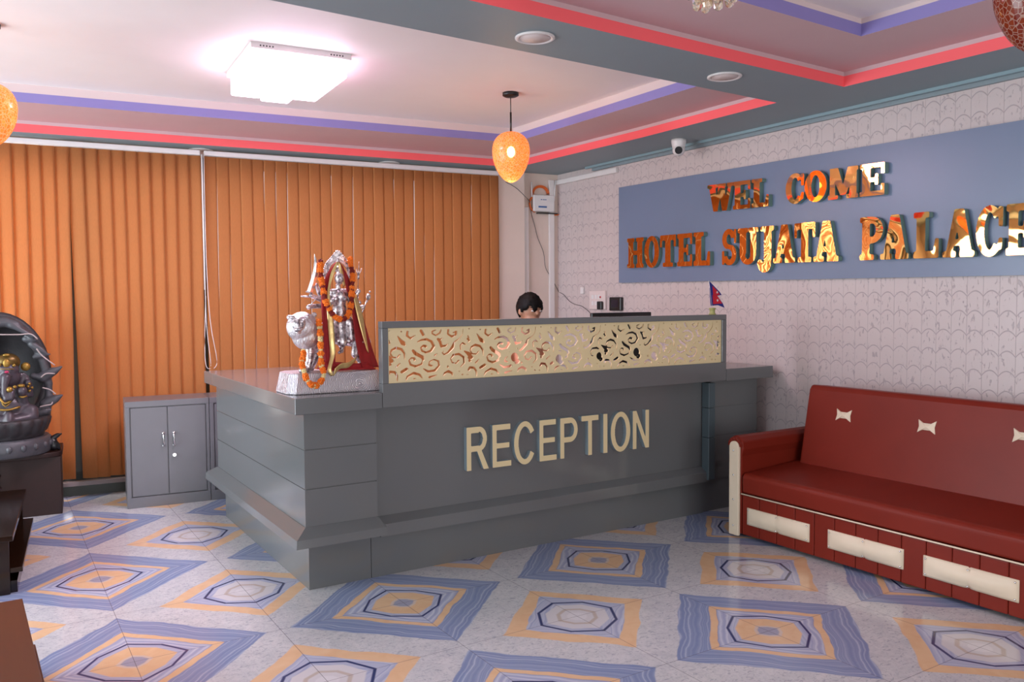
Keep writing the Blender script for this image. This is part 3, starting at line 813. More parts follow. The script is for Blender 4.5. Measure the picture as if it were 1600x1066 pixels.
bm = prism(pts, 'x', 3.816, 3.837); fp = obj('facing_panel', bm, m_leatherw, ar, bevel=.006, seg=3); fp['label'] = 'ivory buttoned strip'
for z in (.07, .23, .38, .53):
    bm = ball((3.814, 3.512, z), (.004, .007, .007), sub=1); obj('button', bm, m_chrome, fp)
ar2 = sofa_arm(1.158, 1.25)
for a, b in ((3.418, 2.972), (2.851, 2.410), (2.305, 1.860), (1.76, 1.32)):
    bm = bmesh.new(); NY, NZ = 24, 8; rows = []
    for j in range(NZ+1):
        row = []
        for i in range(NY+1):
            y = a+(b-a)*i/NY; z = .092+.102*j/NZ; u = i/NY; v = j/NZ
            puff = .020*min(1, 4*min(u, 1-u))**.6*min(1, 2.4*min(v, 1-v)+.12)
            puff -= .011*math.exp(-((u-.5)/.035)**2)*(.4+.6*abs(2*v-1))
            row.append(bm.verts.new((3.832-puff, y, z)))
        rows.append(row)
    for A, B in zip(rows, rows[1:]):
        for i in range(NY): bm.faces.new((A[i], A[i+1], B[i+1], B[i])).smooth = True
    r = bmesh.ops.extrude_face_region(bm, geom=bm.faces[:]); 
    for v in [e for e in r['geom'] if isinstance(e, bmesh.types.BMVert)]: v.co.x = 3.845
    bmesh.ops.recalc_face_normals(bm, faces=bm.faces[:])
    p = obj('tufted_panel', bm, m_leatherw, sf); p['label'] = 'ivory tufted panel'
    for u in (.03, .5, .97):
        for z in (.105, .182):
            bm = ball((3.826 if u != .5 else 3.822, a+(b-a)*u, z), (.0045, .0055, .0055), sub=1); obj('stud', bm, m_chrome, p)

# ------------------------------------------------------------------ lamps
def egg_lamp(label, x, y, lit, zc=2.425, scale=1.0, ZU=ZU):
    t = thing('pendant_lamp', label, 'pendant lamp', (x, y, ZU))
    bm = lathe([(.055, 0), (.055, -.018), (.04, -.026), (.01, -.03)], (x, y, ZU-.001), 28); obj('ceiling_rose', bm, m_blackm, t)
    top = zc+.165*scale
    bm = cyl((x, y, ZU-.03), (x, y, top+.13), .003, n=8); cyl((x, y, top+.13), (x, y, top-.005), .0065, n=10, bm=bm); obj('stem', bm, m_blackm, t)
    pr = []
    for k in range(26):
        a = math.pi*k/25; zz = math.cos(a); rr = math.sin(a)**.92*(1+.23*zz)*.124
        pr.append((max(rr, .012), zz*.165-(.01 if zz < 0 else 0)))
    pr.reverse()
    bm = lathe([(r*scale, z*scale) for r, z in pr], (x, y, zc), 40)
    obj('glass_shade', bm, m_shade_lit if lit else m_shade_red, t)
    if lit:
        bm = ball((x, y, zc+.03), (.028, .028, .038), sub=3); obj('bulb', bm, m_bulb, t)
    return t
egg_lamp('lit amber crackle glass egg pendant hanging over the counter', 3.035, 4.79, True)
l2 = U(-14, 177, Y=4.95); egg_lamp('crackle glass egg pendant cut off by the left edge', l2.x, l2.y, True, l2.z, .92)
l3 = U(1622, -6, Z=2.40); egg_lamp('unlit dark red crackle glass pendant at the top right', l3.x, l3.y, False, 2.40, 1.0, ZN)
# square ceiling light
cl = thing('ceiling_light', 'bright square ceiling light with stepped frosted glass blocks', 'ceiling light', (1.56, 4.9, ZU))
A_, B_, D_ = U(392, 64, Z=ZU), U(549, 85, Z=ZU), U(354, 113, Z=ZU)
ex = (B_-A_); ey = (D_-A_)
def CL(u, v, z): p = A_+ex*u+ey*v; return (p.x, p.y, z)
def slab(u0, u1, v0, v1, z0, z1, bm):
    vs = [bm.verts.new(CL(u, v, z)) for z in (z0, z1) for u, v in ((u0, v0), (u1, v0), (u1, v1), (u0, v1))]
    for f in ((0, 1, 2, 3), (4, 5, 6, 7), (0, 1, 5, 4), (1, 2, 6, 5), (2, 3, 7, 6), (3, 0, 4, 7)): bm.faces.new([vs[i] for i in f])
    bmesh.ops.recalc_face_normals(bm, faces=bm.faces[:]); return bm
obj('base_plate', slab(0, 1, 0, 1, ZU-.032, ZU, bmesh.new()), m_trimw, cl)
bm = bmesh.new()
for u in (.09, .12, .15, .18, .21, .79, .82, .85, .88, .91): ball(CL(u, 0.0, ZU-.016), .005, bm, 1)
obj('vent_hole', bm, m_blackm, cl)
for i in range(3):
    for j in range(3):
        dz = .13 if (i == 1 and j == 2) else .115 if j == 2 and i == 0 else .10
        if i == 1 and j == 1: dz = .14
        if i == 2 and j == 2: dz = .10
        obj('glass_block', slab(.03+i*.315, .03+i*.315+.308, .04+j*.31, .04+j*.31+.303, ZU-.03-dz, ZU-.034, bmesh.new()), m_lampglass, cl, bevel=.01, seg=2)
lp = bpy.data.lights.new('ceiling_light_glow', 'AREA'); lp.shape = 'RECTANGLE'; lp.size = .5; lp.size_y = .6; lp.energy = 45; lp.color = (1, .80, .93)
lo = link(bpy.data.objects.new('ceiling_light_glow', lp)); lo.location = (1.53, 4.9, ZU-.19)
lp = bpy.data.lights.new('pendant_glow', 'POINT'); lp.energy = 5; lp.color = (1, .6, .25); lp.shadow_soft_size = .12
lo = link(bpy.data.objects.new('pendant_glow', lp)); lo.location = (3.035, 4.79, 2.24)
# downlights
for lab, x, y in (('round downlight in the ceiling beam, nearest the square light', 2.163, 3.202), ('round downlight in the ceiling beam near the cctv camera', 3.412, 3.223),
                  ('round downlight over the head rail, left of the two', 1.473, 6.90), ('round downlight over the head rail, right of the two', 3.001, 6.72)):
    t = thing('downlight', lab, 'downlight', (x, y, ZC), 'recessed ceiling downlights')
    bm = lathe([(.092, 0), (.092, -.006), (.080, -.010), (.072, -.004), (.07, -.003)], (x, y, ZC-.0005), 36); obj('bezel', bm, m_trimw, t)
    bm = lathe([(.071, -.004), (.071, -.0065), (.01, -.008)], (x, y, ZC), 36); obj('diffuser', bm, simple('frosted diffuser', (.70, .60, .58), .5, var=0), t)
# chandelier
cx, cy = 2.09, 2.02
ch = thing('chandelier', 'gold and clear crystal drop chandelier at the top of the photo', 'chandelier', (cx, cy, ZN))
bm = lathe([(.16, 0), (.16, -.03), (.14, -.05), (.02, -.06)], (cx, cy, ZN-.001), 32); obj('ceiling_plate', bm, simple('brass', (.7, .45, .15), .25, 1, var=0), ch)
bm = cyl((cx, cy, ZN-.05), (cx, cy, 2.50), .008, n=12)
for r_, z in ((.13, 2.62), (.10, 2.55), (.055, 2.50)):
    tube([(cx+r_*math.cos(a), cy+r_*math.sin(a), z) for a in np.linspace(0, 2*math.pi, 25)], .004, 6, bm)
    for a in (0, math.pi/2, math.pi, 3*math.pi/2): cyl((cx, cy, z+.02), (cx+r_*math.cos(a), cy+r_*math.sin(a), z), .003, n=6, bm=bm)
obj('frame', bm, simple('brass rod', (.7, .45, .15), .25, 1, var=0), ch)
pear = None
def crystal(x, y, z, s=1.0):
    global pear
    if pear is None:
        bm = lathe([(.002, .068), (.006, .055), (.012, .035), (.0145, .018), (.012, .006), (.004, 0)], (0, 0, 0), 8)
        for f in bm.faces: f.smooth = False
        o = obj('crystal_drop', bm, m_crystal, ch); pear = o
    else:
        o = pear.copy(); link(o); o.parent = ch
    o.matrix_parent_inverse = parent_inv(ch); o.location = (x, y, z); o.scale = (s, s, s); o.rotation_euler = (0, 0, random.random()*3)
for r_, z, k in ((.13, 2.545, 18), (.10, 2.478, 14), (.062, 2.428, 9), (.022, 2.422, 3)):
    for i in range(k):
        a = 2*math.pi*i/k+r_*9; crystal(cx+r_*math.cos(a), cy+r_*math.sin(a), z+random.uniform(-.005, .008), 1.15)

# ------------------------------------------------------------------ things on the walls
c = Vector((4.45, 4.66, ZC))
t = thing('cctv_camera', 'small white dome security camera under the ceiling edge', 'security camera', c)
bm = lathe([(.056, 0), (.056, -.02), (.050, -.045), (.045, -.07)], (c.x, c.y, ZC-.0005), 28); obj('housing', bm, m_whitep, t)
d = (Vector((0, 0, 1.2))-c).normalized(); hc = c+Vector((0, 0, -.078))
bm = ball(hc, .046, sub=3); obj('ball', bm, m_whitep, t)
bm = cyl(hc+d*.030, hc+d*.047, .028, n=24); obj('lens', bm, m_black, t)
# router on the back wall corner
def BKp(x, y, z): return BK @ Vector((x, y, z))
BKI = BK.inverted()
def on_back(px, py, off=0):
    """point on the back wall surface (local frame x, z)"""
    o_ = Vector((0, 0, H_EYE)); d_ = FW+RT*((px-800)/FPX)+UP*((533-py)/FPX)
    a = BKI @ o_; b = (BKI.to_3x3() @ d_); tt = (-off-a.y)/b.y; return a+b*tt
r0 = on_back(832, 304, .03); r1 = on_back(865, 332, .03)
t = thing('wifi_router', 'white wifi router with two upright antennas high in the corner', 'router', BKp((r0.x+r1.x)/2, 0, r1.z))
bm = box(r0.x, -.055, r1.z, r1.x, -.022, r0.z, mtx=BK); rb = obj('body', bm, m_whitep, t, bevel=.012, seg=3)
for ax, (pa, pb) in enumerate((((830, 303), (829.5, 285)), ((865, 309), (866.5, 282)))):
    a = on_back(pa[0], pa[1], .03); b = on_back(pb[0], pb[1], .03)
    bm = cyl(BKp(a.x, -.045, a.z-.03), BKp(b.x, -.045, b.z), .006, .005, n=10); obj('antenna', bm, m_whitep, t)
lab_ = on_back(848, 320, .056)
bm = box(lab_.x-.045, -.0565, lab_.z-.028, lab_.x+.045, -.055, lab_.z-.012, mtx=BK); obj('label', bm, m_bluelab, rb)
bm = bmesh.new()
for dx in (-.02, .005, .025): box(lab_.x+dx, -.0565, lab_.z+.045, lab_.x+dx+.016, -.055, lab_.z+.052, bm, mtx=BK)
obj('status_light', bm, m_bluelab, rb)
c0 = on_back(846, 302, .04)
bm = bmesh.new()
for k in range(4):
    rr = .062+.006*k
    tube([BKp(c0.x+rr*1.15*math.cos(a), -.018-.003*k, c0.z-.005+rr*math.sin(a)) for a in np.linspace(-.4, 2*math.pi-.6, 26)], .0035, 6, bm)
a = [on_back(*p, .02) for p in ((836, 304), (828, 314), (830, 326), (836, 331))]; tube([BKp(p.x, -.018, p.z) for p in a], .009, 8, bm, sub=4)
a = [on_back(*p, .02) for p in ((855, 333), (866, 336), (874, 335), (875, 331))]; tube([BKp(p.x, -.018, p.z) for p in a], .006, 8, bm, sub=4)
tag(obj('cable_coil', bm, m_orangecable), 'orange cable coiled behind the wifi router', 'cable')
a = on_back(840, 331.5, .03); b = on_back(870, 334, .03)
bm = box(a.x, -.05, a.z-.014, b.x, -.002, a.z-.004, mtx=BK); tag(obj('router_shelf', bm, m_black), 'thin black shelf under the wifi router', 'shelf')
a = [on_back(*p, .09 if p[0] < 826 else .02) for p in ((790, 284), (806, 293), (820, 306), (829, 317), (831, 334), (836, 352), (841, 372), (850, 395), (853, 418), (862, 434), (869, 447), (874, 457))]
bm = tube([BKp(p.x, -.085 if i < 3 else -.012, p.z) for i, p in enumerate(a)], .0028, 6, sub=4)
# carries on over the papered wall down to the monitor
a2 = [U(*p, X=XW-.006) for p in ((880, 460), (890, 471), (899, 476), (910, 479), (922, 489))]
tube([BKp(a[-1].x, -.012, a[-1].z)]+a2, .0028, 6, bm, sub=3)
tag(obj('wall_wire', bm, m_wire), 'thin loose grey wire running down the corner wall', 'wire')
# switch plate, switch, device
def wallbox(name, px0, py0, px1, py1, th, mat, parent=None, bev=.003, off=0):
    a = U(px0, py0, X=XW-th-off); b = U(px1, py1, X=XW-th-off)
    bm = box(XW-th-off, b.y, b.z, XW-.0005-off, a.y, a.z); return obj(name, bm, mat, parent, bevel=bev)
t = thing('switch_plate', 'large square white switch plate on the papered wall', 'switch plate', U(933, 470, X=XW))
pl = wallbox('plate', 920.5, 455, 945.5, 483.5, .02, simple('ivory plastic', (.72, .62, .60), .4), t)
for px in (924, 929, 934):
    for py in (461, 471): wallbox('rocker', px, py, px+3.5, py+6, .024, m_whitep, pl, .001)
o = wallbox('indicator', 936.5, 463, 938.5, 466, .024, m_crim, pl, 0)
bm = bmesh.new(); ob_ = wallbox('charger_plug', 932, 471, 939, 484, .03, m_black, None, .008, .02)
tag(ob_, 'black charger plugged into the switch plate', 'charger')
t = thing('wall_terminal', 'small black wall device with a dark screen beside the switch plate', 'device', U(960, 475, X=XW))
bd = wallbox('body', 951.5, 464.5, 969.5, 486, .035, m_black, t, .008)
wallbox('screen', 955, 469, 965, 480, .0365, m_screen, bd, 0)
tag(wallbox('wall_switch', 906.5, 449, 911, 459, .02, m_whitep), 'tiny white wall fitting left of the switch plate', 'switch')
# monitor behind screen
mo = thing('monitor', 'black computer monitor behind the counter, only its top edge above the screen', 'monitor', (3.68, 4.45, .73))
a = U(925, 491.5, Y=4.45); b = U(1018, 489, Y=4.45)
ztop = a.z+.01
bm = box(a.x, 4.45, ztop-.33, b.x, 4.475, ztop); obj('casing', bm, m_black, mo, bevel=.006)
bm = box(a.x+.012, 4.474, ztop-.315, b.x-.012, 4.478, ztop-.012); obj('display', bm, m_screen, mo)
mx = (a.x+b.x)/2
bm = box(mx-.03, 4.435, .74, mx+.03, 4.452, ztop-.1); box(mx-.12, 4.38, .7305, mx+.12, 4.56, .745, bm); obj('stand', bm, m_black, mo, bevel=.003)
# flag
f0 = U(1113, 494, Y=3.925); f1 = U(1107.5, 439, Y=3.925)
fl = thing('desk_flag', 'small crimson pennant flag with blue border on an olive pot', 'flag', (f0.x, 3.925, FZ1))
zb = FZ1
bm = lathe([(.024, 0), (.024, .006), (.018, .010), (.018, .032), (.023, .037), (.023, .044), (.004, .046)], (f0.x, 3.925, zb+.0005), 20); obj('pot', bm, m_olive, fl)
pt = Vector((f1.x, 3.925, f1.z)); pb_ = Vector((f0.x-.002, 3.925, zb+.04))
bm = cyl(pb_, pt, .0022, n=8); obj('pole', bm, m_trimw, fl)
def flagshape(pts, y, bm, mi, th=.0015):
    P = []
    for px, py in pts:
        p = U(px, py, Y=3.925); P.append((p.x, p.z))
    return prism(P, 'y', y-th, y+th, bm, mi)
bm = bmesh.new(); flagshape([(1107.7, 439), (1124, 456), (1127.5, 461), (1120, 462.5)], 3.925, bm, 0); flagshape([(1107.7, 439), (1120, 462), (1110.5, 477.5)], 3.925, bm, 0); flagshape([(1119, 460), (1129, 474), (1132, 481), (1122, 477), (1110.5, 477.8)], 3.925, bm, 0)
flagshape([(1113, 447), (1122.5, 457), (1124.5, 461), (1114, 462)], 3.925, bm, 1, .003); flagshape([(1113, 461), (1120, 461.5), (1128, 474.5), (1121, 474.8), (1114, 475.5)], 3.925, bm, 1, .003)
c1 = U(1120, 457, Y=3.925); c2 = U(1120.5, 469.5, Y=3.925)
for c_ in (c1, c2):
    bm2 = prism([(c_.x+(.0085 if k % 2 else .0055)*math.cos(k*math.pi/8), c_.z+(.0085 if k % 2 else .0055)*math.sin(k*math.pi/8)) for k in range(16)], 'y', 3.9205, 3.929, bm, 2)
obj('pennant', bm, [m_blue, m_crim, m_whitep], fl)
# small black box on the right wing
a = U(1142, 568, Z=ZW1)
bm = box(4.18, 4.02, ZW1, 4.235, 4.06, ZW1+.075); tag(obj('card_holder', bm, m_black, bevel=.004), 'small black box on the right end of the counter', 'box')

# ------------------------------------------------------------------ person at the desk
hc = U(828, 482, Y=4.80)
pn = thing('person', 'person with short black hair and peach shirt seated behind the counter', 'person', (hc.x, 4.95, 0))
hx, hz = hc.x, hc.z-.005
hy = 4.80
sh = hz-.27
B = [((hx, hy, hz+.005), (.076, .092, .10)), ((hx-.005, hy-.03, hz-.07), .052), ((hx, hy+.02, hz-.07), .05, (hx, hy+.06, sh+.03), .052),
     ((hx-.14, hy+.08, sh-.01), .05, (hx+.14, hy+.08, sh-.01), .05), ((hx, hy+.08, sh-.08), .125, (hx, hy+.12, sh-.45), .115), ((hx, hy+.12, sh-.48), .13, (hx, hy+.10, sh-.52), .14)]
for s_ in (-1, 1):
    S0 = (hx+s_*.17, hy+.08, sh-.02); E_ = (hx+s_*.22, hy-.04, sh-.27); W_ = (hx+s_*.10, hy-.24, .80)
    B += [(S0, .05, E_, .038), (E_, .038, W_, .026)]
    K = (hx+s_*.12, hy-.28, .56); B += [((hx+s_*.09, hy+.1, .60), .085, K, .06), (K, .058, (hx+s_*.12, hy-.20, .10), .04), ((hx+s_*.12, hy-.20, .06), .04, (hx+s_*.12, hy-.36, .045), .032)]
    B += [(W_, .026, (hx+s_*.085, hy-.29, .775), .034)]
    for q_, L in ((-.028, .055), (-.010, .068), (.010, .064), (.027, .05)):
        b0 = Vector((hx+s_*.085+q_, hy-.315, .775)); b1_ = b0+Vector((0, -L*.5, .004)); B += [(b0, .009, b1_, .0085), (b1_, .0085, b1_+Vector((0, -L*.45, -.014)), .0075)]
    b0 = Vector((hx+s_*.055, hy-.275, .772)); B += [(b0, .012, b0+Vector((-s_*.022, -.035, 0)), .009)]
    B += [((hx+s_*.077, hy+.005, hz-.015), (.012, .02, .03))]
B += [((hx, hy-.095, hz-.03), .014, (hx, hy-.088, hz), .009), ((hx, hy-.085, hz-.068), (.022, .010, .006))]
body = organic('body', B, m_skin, pn, .008)
bm = bmesh.new(); g = bmesh.ops.create_icosphere(bm, subdivisions=4, radius=1)
for v in bm.verts:
    v.co = Vector((v.co.x*.087, v.co.y*.104, v.co.z*.108))
kill = [v for v in bm.verts if (v.co.y < -.02 and v.co.z < -.022+.018*math.sin(v.co.x*95)+.010*math.sin(v.co.x*230)) or (abs(v.co.x) > .06 and v.co.z < -.035 and v.co.y < .02) or v.co.z < -.075]
bmesh.ops.delete(bm, geom=kill, context='VERTS')
for v in bm.verts: v.co += Vector((hx, hy+.006, hz+.010))+Vector([random.uniform(-.004, .004) for _ in range(3)])
hr = obj('hair', bm, m_hair, pn, smooth=True); sd = hr.modifiers.new('thick', 'SOLIDIFY'); sd.thickness = .012; sd.offset = -1
for s_ in (-1, 1):
    bm = ball((hx+s_*.03, hy-.082, hz-.012), (.013, .007, .006), sub=2); obj('eye', bm, m_whitep, pn)
    bm = tube([(hx+s_*.015, hy-.092, hz+.012), (hx+s_*.048, hy-.080, hz+.012)], .004, 6); obj('eyebrow', bm, m_hair, pn)
T = [((hx-.14, hy+.08, sh-.015), .06, (hx+.14, hy+.08, sh-.015), .06), ((hx, hy+.08, sh-.08), .14, (hx, hy+.12, sh-.45), .13), ((hx, hy+.12, sh-.48), .14, (hx, hy+.11, sh-.53), .15)]
for s_ in (-1, 1):
    S0 = Vector((hx+s_*.17, hy+.08, sh-.02)); E_ = Vector((hx+s_*.22, hy-.04, sh-.27)); W_ = Vector((hx+s_*.10, hy-.24, .80))
    T += [(S0, .060, E_, .048), (E_, .048, E_.lerp(W_, .8), .036)]
organic('shirt', T, m_shirt, pn, .010)
T = [((hx, hy+.12, .66), .15, (hx, hy+.1, .62), .15)]
for s_ in (-1, 1):
    K = (hx+s_*.12, hy-.28, .56); T += [((hx+s_*.09, hy+.1, .60), .095, K, .068), (K, .066, (hx+s_*.12, hy-.20, .13), .052)]
organic('trousers', T, m_trouser, pn, .012)
for s_ in (-1, 1): obj('shoe', box(hx+s_*.12-.045, hy-.42, .002, hx+s_*.12+.045, hy-.15, .075), m_black, pn, bevel=.02)
cr = thing('office_stool', 'dark stool under the person behind the counter', 'stool', (hx, hy+.12, 0))
bm = lathe([(.19, 0), (.20, .02), (.20, .045), (.17, .06)], (hx, hy+.1, .36), 28); obj('seat', bm, m_black, cr)
for k in range(4):
    a = math.pi/4+k*math.pi/2; bm = cyl((hx+.12*math.cos(a), hy+.1+.12*math.sin(a), .36), (hx+.2*math.cos(a), hy+.1+.2*math.sin(a), 0), .014, n=10); obj('leg', bm, m_black, cr)

# ------------------------------------------------------------------ silver goddess statue
st = thing('goddess_statue', 'silver multi armed goddess seated on a lion on a silver pedestal', 'statue', (1.52, 4.15, ZW1))
PB = [(1.290, 4.055), (1.730, 4.020), (1.760, 4.07), (1.760, 4.28), (1.73, 4.31), (1.30, 4.33), (1.258, 4.28), (1.258, 4.11)]
cxp, cyp = 1.51, 4.17
bm = bmesh.new(); z0, z1 = ZW1+.0005, ZW1+.105
A = [bm.verts.new((x, y, z0)) for x, y in PB]; A2 = [bm.verts.new((x, y, z0+.012)) for x, y in PB]
B2 = [bm.verts.new((cxp+(x-cxp)*.93, cyp+(y-cyp)*.90, z1)) for x, y in PB]
for L1, L2 in ((A, A2), (A2, B2)):
    for i in range(8): j = (i+1) % 8; bm.faces.new((L1[i], L1[j], L2[j], L2[i]))
bm.faces.new(A); bm.faces.new(B2); bmesh.ops.recalc_face_normals(bm, faces=bm.faces[:])
obj('pedestal', bm, m_ped, st, bevel=.004)
def P(px, py, dy=0): return U(px, py, Y=4.17+dy)
zt = ZW1+.105
def G(px, dy=0, z=zt): p = U(px, 578, Y=4.17+dy); return Vector((p.x, 4.17+dy, z))
# lion
segs = [(P(478, 520, .02), .058, P(510, 520, .03), .055), (P(510, 520, .03), .055, P(560, 528, .03), .052), (P(560, 530, .03), .055)]
for px, dy, kx in ((484, -.03, 480), (492, .06, 486)):
    segs += [(P(px, 535, dy), .032, P(px, 560, dy), .022), (P(px, 560, dy), .021, G(kx, dy, zt+.02), .019), (G(kx, dy, zt+.014), .019, G(kx-9, dy-.015, zt+.012), .016)]
for px, dy in ((566, -.02), (572, .07)):
    segs += [(P(px-4, 535, dy), .042, P(px-10, 552, dy), .028), (P(px-10, 552, dy), .024, P(px-2, 565, dy), .016), (P(px-2, 565, dy), .016, G(px-4, dy, zt+.016), .016), (G(px-4, dy, zt+.014), .017, G(px-12, dy-.012, zt+.012), .015)]
lion = organic('lion', segs, m_silver, st, .004)
segs = [(P(472, 511, -.035), (.080, .068, .078)), (P(478, 525, -.03), (.072, .06, .072)), (P(488, 536, -.02), (.045, .045, .050)), (P(492, 545, -.02), (.022, .025, .025)),
        (P(452, 496, -.04), .014), (P(491, 492, -.04), .014)]
organic('lion_mane', segs, m_mane, lion, .004)
segs = [(P(467, 506, -.085), (.036, .03, .040)), (P(466, 515, -.115), (.020, .022, .014)), (P(466, 520, -.108), (.016, .016, .008)), (P(466, 510, -.125), (.009, .008, .007)), (P(458, 502, -.108), (.009, .008, .007)), (P(474, 501, -.108), (.009, .008, .007)),
        (P(457, 496, -.085), .012), (P(480, 495, -.085), .012), (P(466, 500, -.112), .007, P(466, 509, -.122), .010)]
organic('lion_face', segs, m_silver, lion, .0025)
# goddess body
segs = [(P(530, 435, -.050), (.025, .024, .034)), (P(529, 446, -.015), .010, P(529, 452, -.01), .012), (P(520, 457, -.015), .020, P(541, 457, -.015), .020),
        (P(530, 463, -.015), .040, P(530, 476, -.015), .033), (P(524, 467, -.050), .016), (P(538, 467, -.050), .016), (P(530, 478, -.015), .034, P(531, 490, -.015), .042),
        (P(529, 421, -.03), (.021, .021, .020)), (P(528, 411, -.02), .012), (P(528, 405, -.02), .006), (P(530, 437, -.076), .005), (P(529, 414, -.02), .014, P(528, 403, -.02), .004)]
# skirt and hanging leg
segs += [(P(525, 500, -.02), .034, P(545, 505, -.03), .034), (P(530, 505, -.04), .032, P(534, 535, -.065), .028), (P(545, 503, -.03), .030, P(548, 530, -.055), .022), (P(534, 540, -.065), .014, P(534, 549, -.07), .010), (P(534, 549, -.07), .009, P(530, 551, -.10), .008)]
segs += [(P(528, 533, -.07), .014, P(545, 533, -.07), .014)]
def arm(pts, r0=.0135):
    for (a, b) in zip(pts, pts[1:]): segs.append((a, r0, b, r0*.86))
    e = pts[-1]; segs.append((e, .0125))
arm([P(517, 457, 0), P(505, 470, 0), P(486, 462, -.01)]); arm([P(518, 459, .01), P(506, 478, .0), P(484, 479, -.02)])
arm([P(517, 456, .02), P(500, 460, .02), P(494, 446, .01)]); arm([P(519, 461, -.01), P(512, 478, -.03), P(520, 470, -.055)])
arm([P(541, 456, 0), P(553, 466, .01), P(560, 455, 0)]); arm([P(541, 458, .01), P(556, 474, .01), P(561, 473, 0)])
arm([P(541, 459, 0), P(548, 474, -.02), P(553, 479, -.04)]); arm([P(541, 457, .02), P(557, 482, .02), P(567, 480, .02)])
fig = organic('goddess_figure', segs, m_silver, st, .0028, 1)
bm = tube([P(478, 455.5, -.02), P(487, 458, -.02)], .004, 8); 
tube([P(470, 463, -.01), P(488, 464, -.01)], [.004, .006], 8, bm)
obj('sword_hilt', bm, m_silver, fig)
bl_ = [(479, 458), (488, 460), (496, 432), (496.5, 415), (491.5, 397), (492, 415), (489, 430)]
pp = [(479, 457), (484.5, 440), (489.5, 422), (491, 408), (491, 397)], [(488.5, 459), (493, 445), (496.8, 428), (497.0, 413), (491.8, 397)]
bm = bmesh.new()
for i in range(4):
    L = [P(*pp[0][i], -.012), P(*pp[0][i+1], -.012)]; Rr = [P(*pp[1][i], -.012), P(*pp[1][i+1], -.012)]
    md = [(L[k]+Rr[k])/2+Vector((0, -.004, 0)) for k in (0, 1)]; mb = [(L[k]+Rr[k])/2+Vector((0, .004, 0)) for k in (0, 1)]
    for q4 in ((L[0], L[1], md[1], md[0]), (md[0], md[1], Rr[1], Rr[0]), (L[0], L[1], mb[1], mb[0]), (mb[0], mb[1], Rr[1], Rr[0])): bm.faces.new([bm.verts.new(v) for v in q4])
bmesh.ops.remove_doubles(bm, verts=bm.verts[:], dist=.0002); bmesh.ops.recalc_face_normals(bm, faces=bm.faces[:])
obj('sword_blade', bm, m_blade, fig)
bm = tube([P(559.5, 500, 0), P(559, 455, 0), P(560, 428, 0)], .0032, 8)
for a, b, c_ in ((557.5, 431, 556.5), (560.5, 410, 561), (563.5, 414, 565)):
    tube([P(560, 430, 0), P(a, 424, 0), P(c_, 419 if a != 560.5 else 409, 0)], [.003, .003, .001], 6, bm)
tube([P(560, 436, 0), P(560.2, 428, 0)], .006, 8, bm)
obj('trident', bm, m_silver, fig)
bm = tube([P(565, 491, .02), P(573, 470, .02)], .0035, 8); ball(P(575.5, 464, .02), (.013, .013, .019), bm, 2); ball(P(578, 456, .02), .006, bm, 1); ball(P(573, 471, .02), .008, bm, 1)
obj('mace', bm, m_silver, fig)
bm = tube([P(484, 478, -.03), P(498, 462, -.03)], .0026, 6); ball(P(482, 480, -.03), .013, bm, 2); obj('staff', bm, m_silver, fig)
# halo arch
bm = bmesh.new(); N = 34; rings = []
for k in range(N+1):
    a = math.radians(-28+236*k/N); ca, sa = math.cos(a), math.sin(a)
    ro_x, ro_z = .076, .080; peak = .030*math.exp(-((a-math.pi/2)/.38)**2)+.004*abs(math.sin(a*9))
    c0_ = P(528, 426, .03)
    ri = .052; r4 = []
    for dy, rr in ((-.006, 'o'), (.006, 'o'), (.006, 'i'), (-.006, 'i')):
        if rr == 'o': v = Vector((c0_.x+(ro_x+peak*.3)*ca, c0_.y+dy, c0_.z+(ro_z+peak)*sa))
        else: v = Vector((c0_.x+ri*ca, c0_.y+dy, c0_.z+ri*1.1*sa-.002))
        r4.append(bm.verts.new(v))
    rings.append(r4)
for A, B in zip(rings, rings[1:]):
    for i in range(4): j = (i+1) % 4; bm.faces.new((A[i], A[j], B[j], B[i]))
bm.faces.new(rings[0]); bm.faces.new(rings[-1]); bmesh.ops.recalc_face_normals(bm, faces=bm.faces[:])
for k in range(1, N, 1):
    a = math.radians(-28+236*k/N); ball(Vector((c0_.x+.078*math.cos(a), c0_.y-.005, c0_.z+(.083+.030*math.exp(-((a-math.pi/2)/.38)**2))*math.sin(a))), .0055, bm, 1)
    ball(Vector((c0_.x+.062*math.cos(a), c0_.y-.007, c0_.z+.066*math.sin(a))), .0045, bm, 1)
obj('halo', bm, m_silver, st)
bm = cyl(P(528, 470, .035), P(528, 444, .03), .012); obj('halo_support', bm, m_silver, st)
# shawl (cloth laid over the statue): lofted strips
def strip(bm, L, R_, mi, folds=0.0, sub=4, nu=8):
    def cr(pts):
        pts = [Vector(p) for p in pts]; q = []
        for i in range(len(pts)-1):
            p0 = pts[max(0, i-1)]; p1 = pts[i]; p2 = pts[i+1]; p3 = pts[min(len(pts)-1, i+2)]
            for k in range(sub):
                t = k/sub; q.append(.5*((2*p1)+(-p0+p2)*t+(2*p0-5*p1+4*p2-p3)*t*t+(-p0+3*p1-3*p2+p3)*t**3))
        return q+[pts[-1]]
    L, R_ = cr(L), cr(R_); rows = []
    for i, (a, b) in enumerate(zip(L, R_)):
        row = []
        for u in range(nu+1):
            t = u/nu; v = a.lerp(b, t); v.y += folds*math.sin(t*9+i*.25)*(1 if nu > 4 else 0)
            row.append(bm.verts.new(v))
        rows.append(row)
    for A, B in zip(rows, rows[1:]):
        for u in range(nu): f = bm.faces.new((A[u], A[u+1], B[u+1], B[u])); f.smooth = True; f.material_index = mi
sw = thing('red_shawl', 'red and gold shawl draped over the silver goddess', 'shawl', (1.52, 4.1, zt))
bm = bmesh.new()
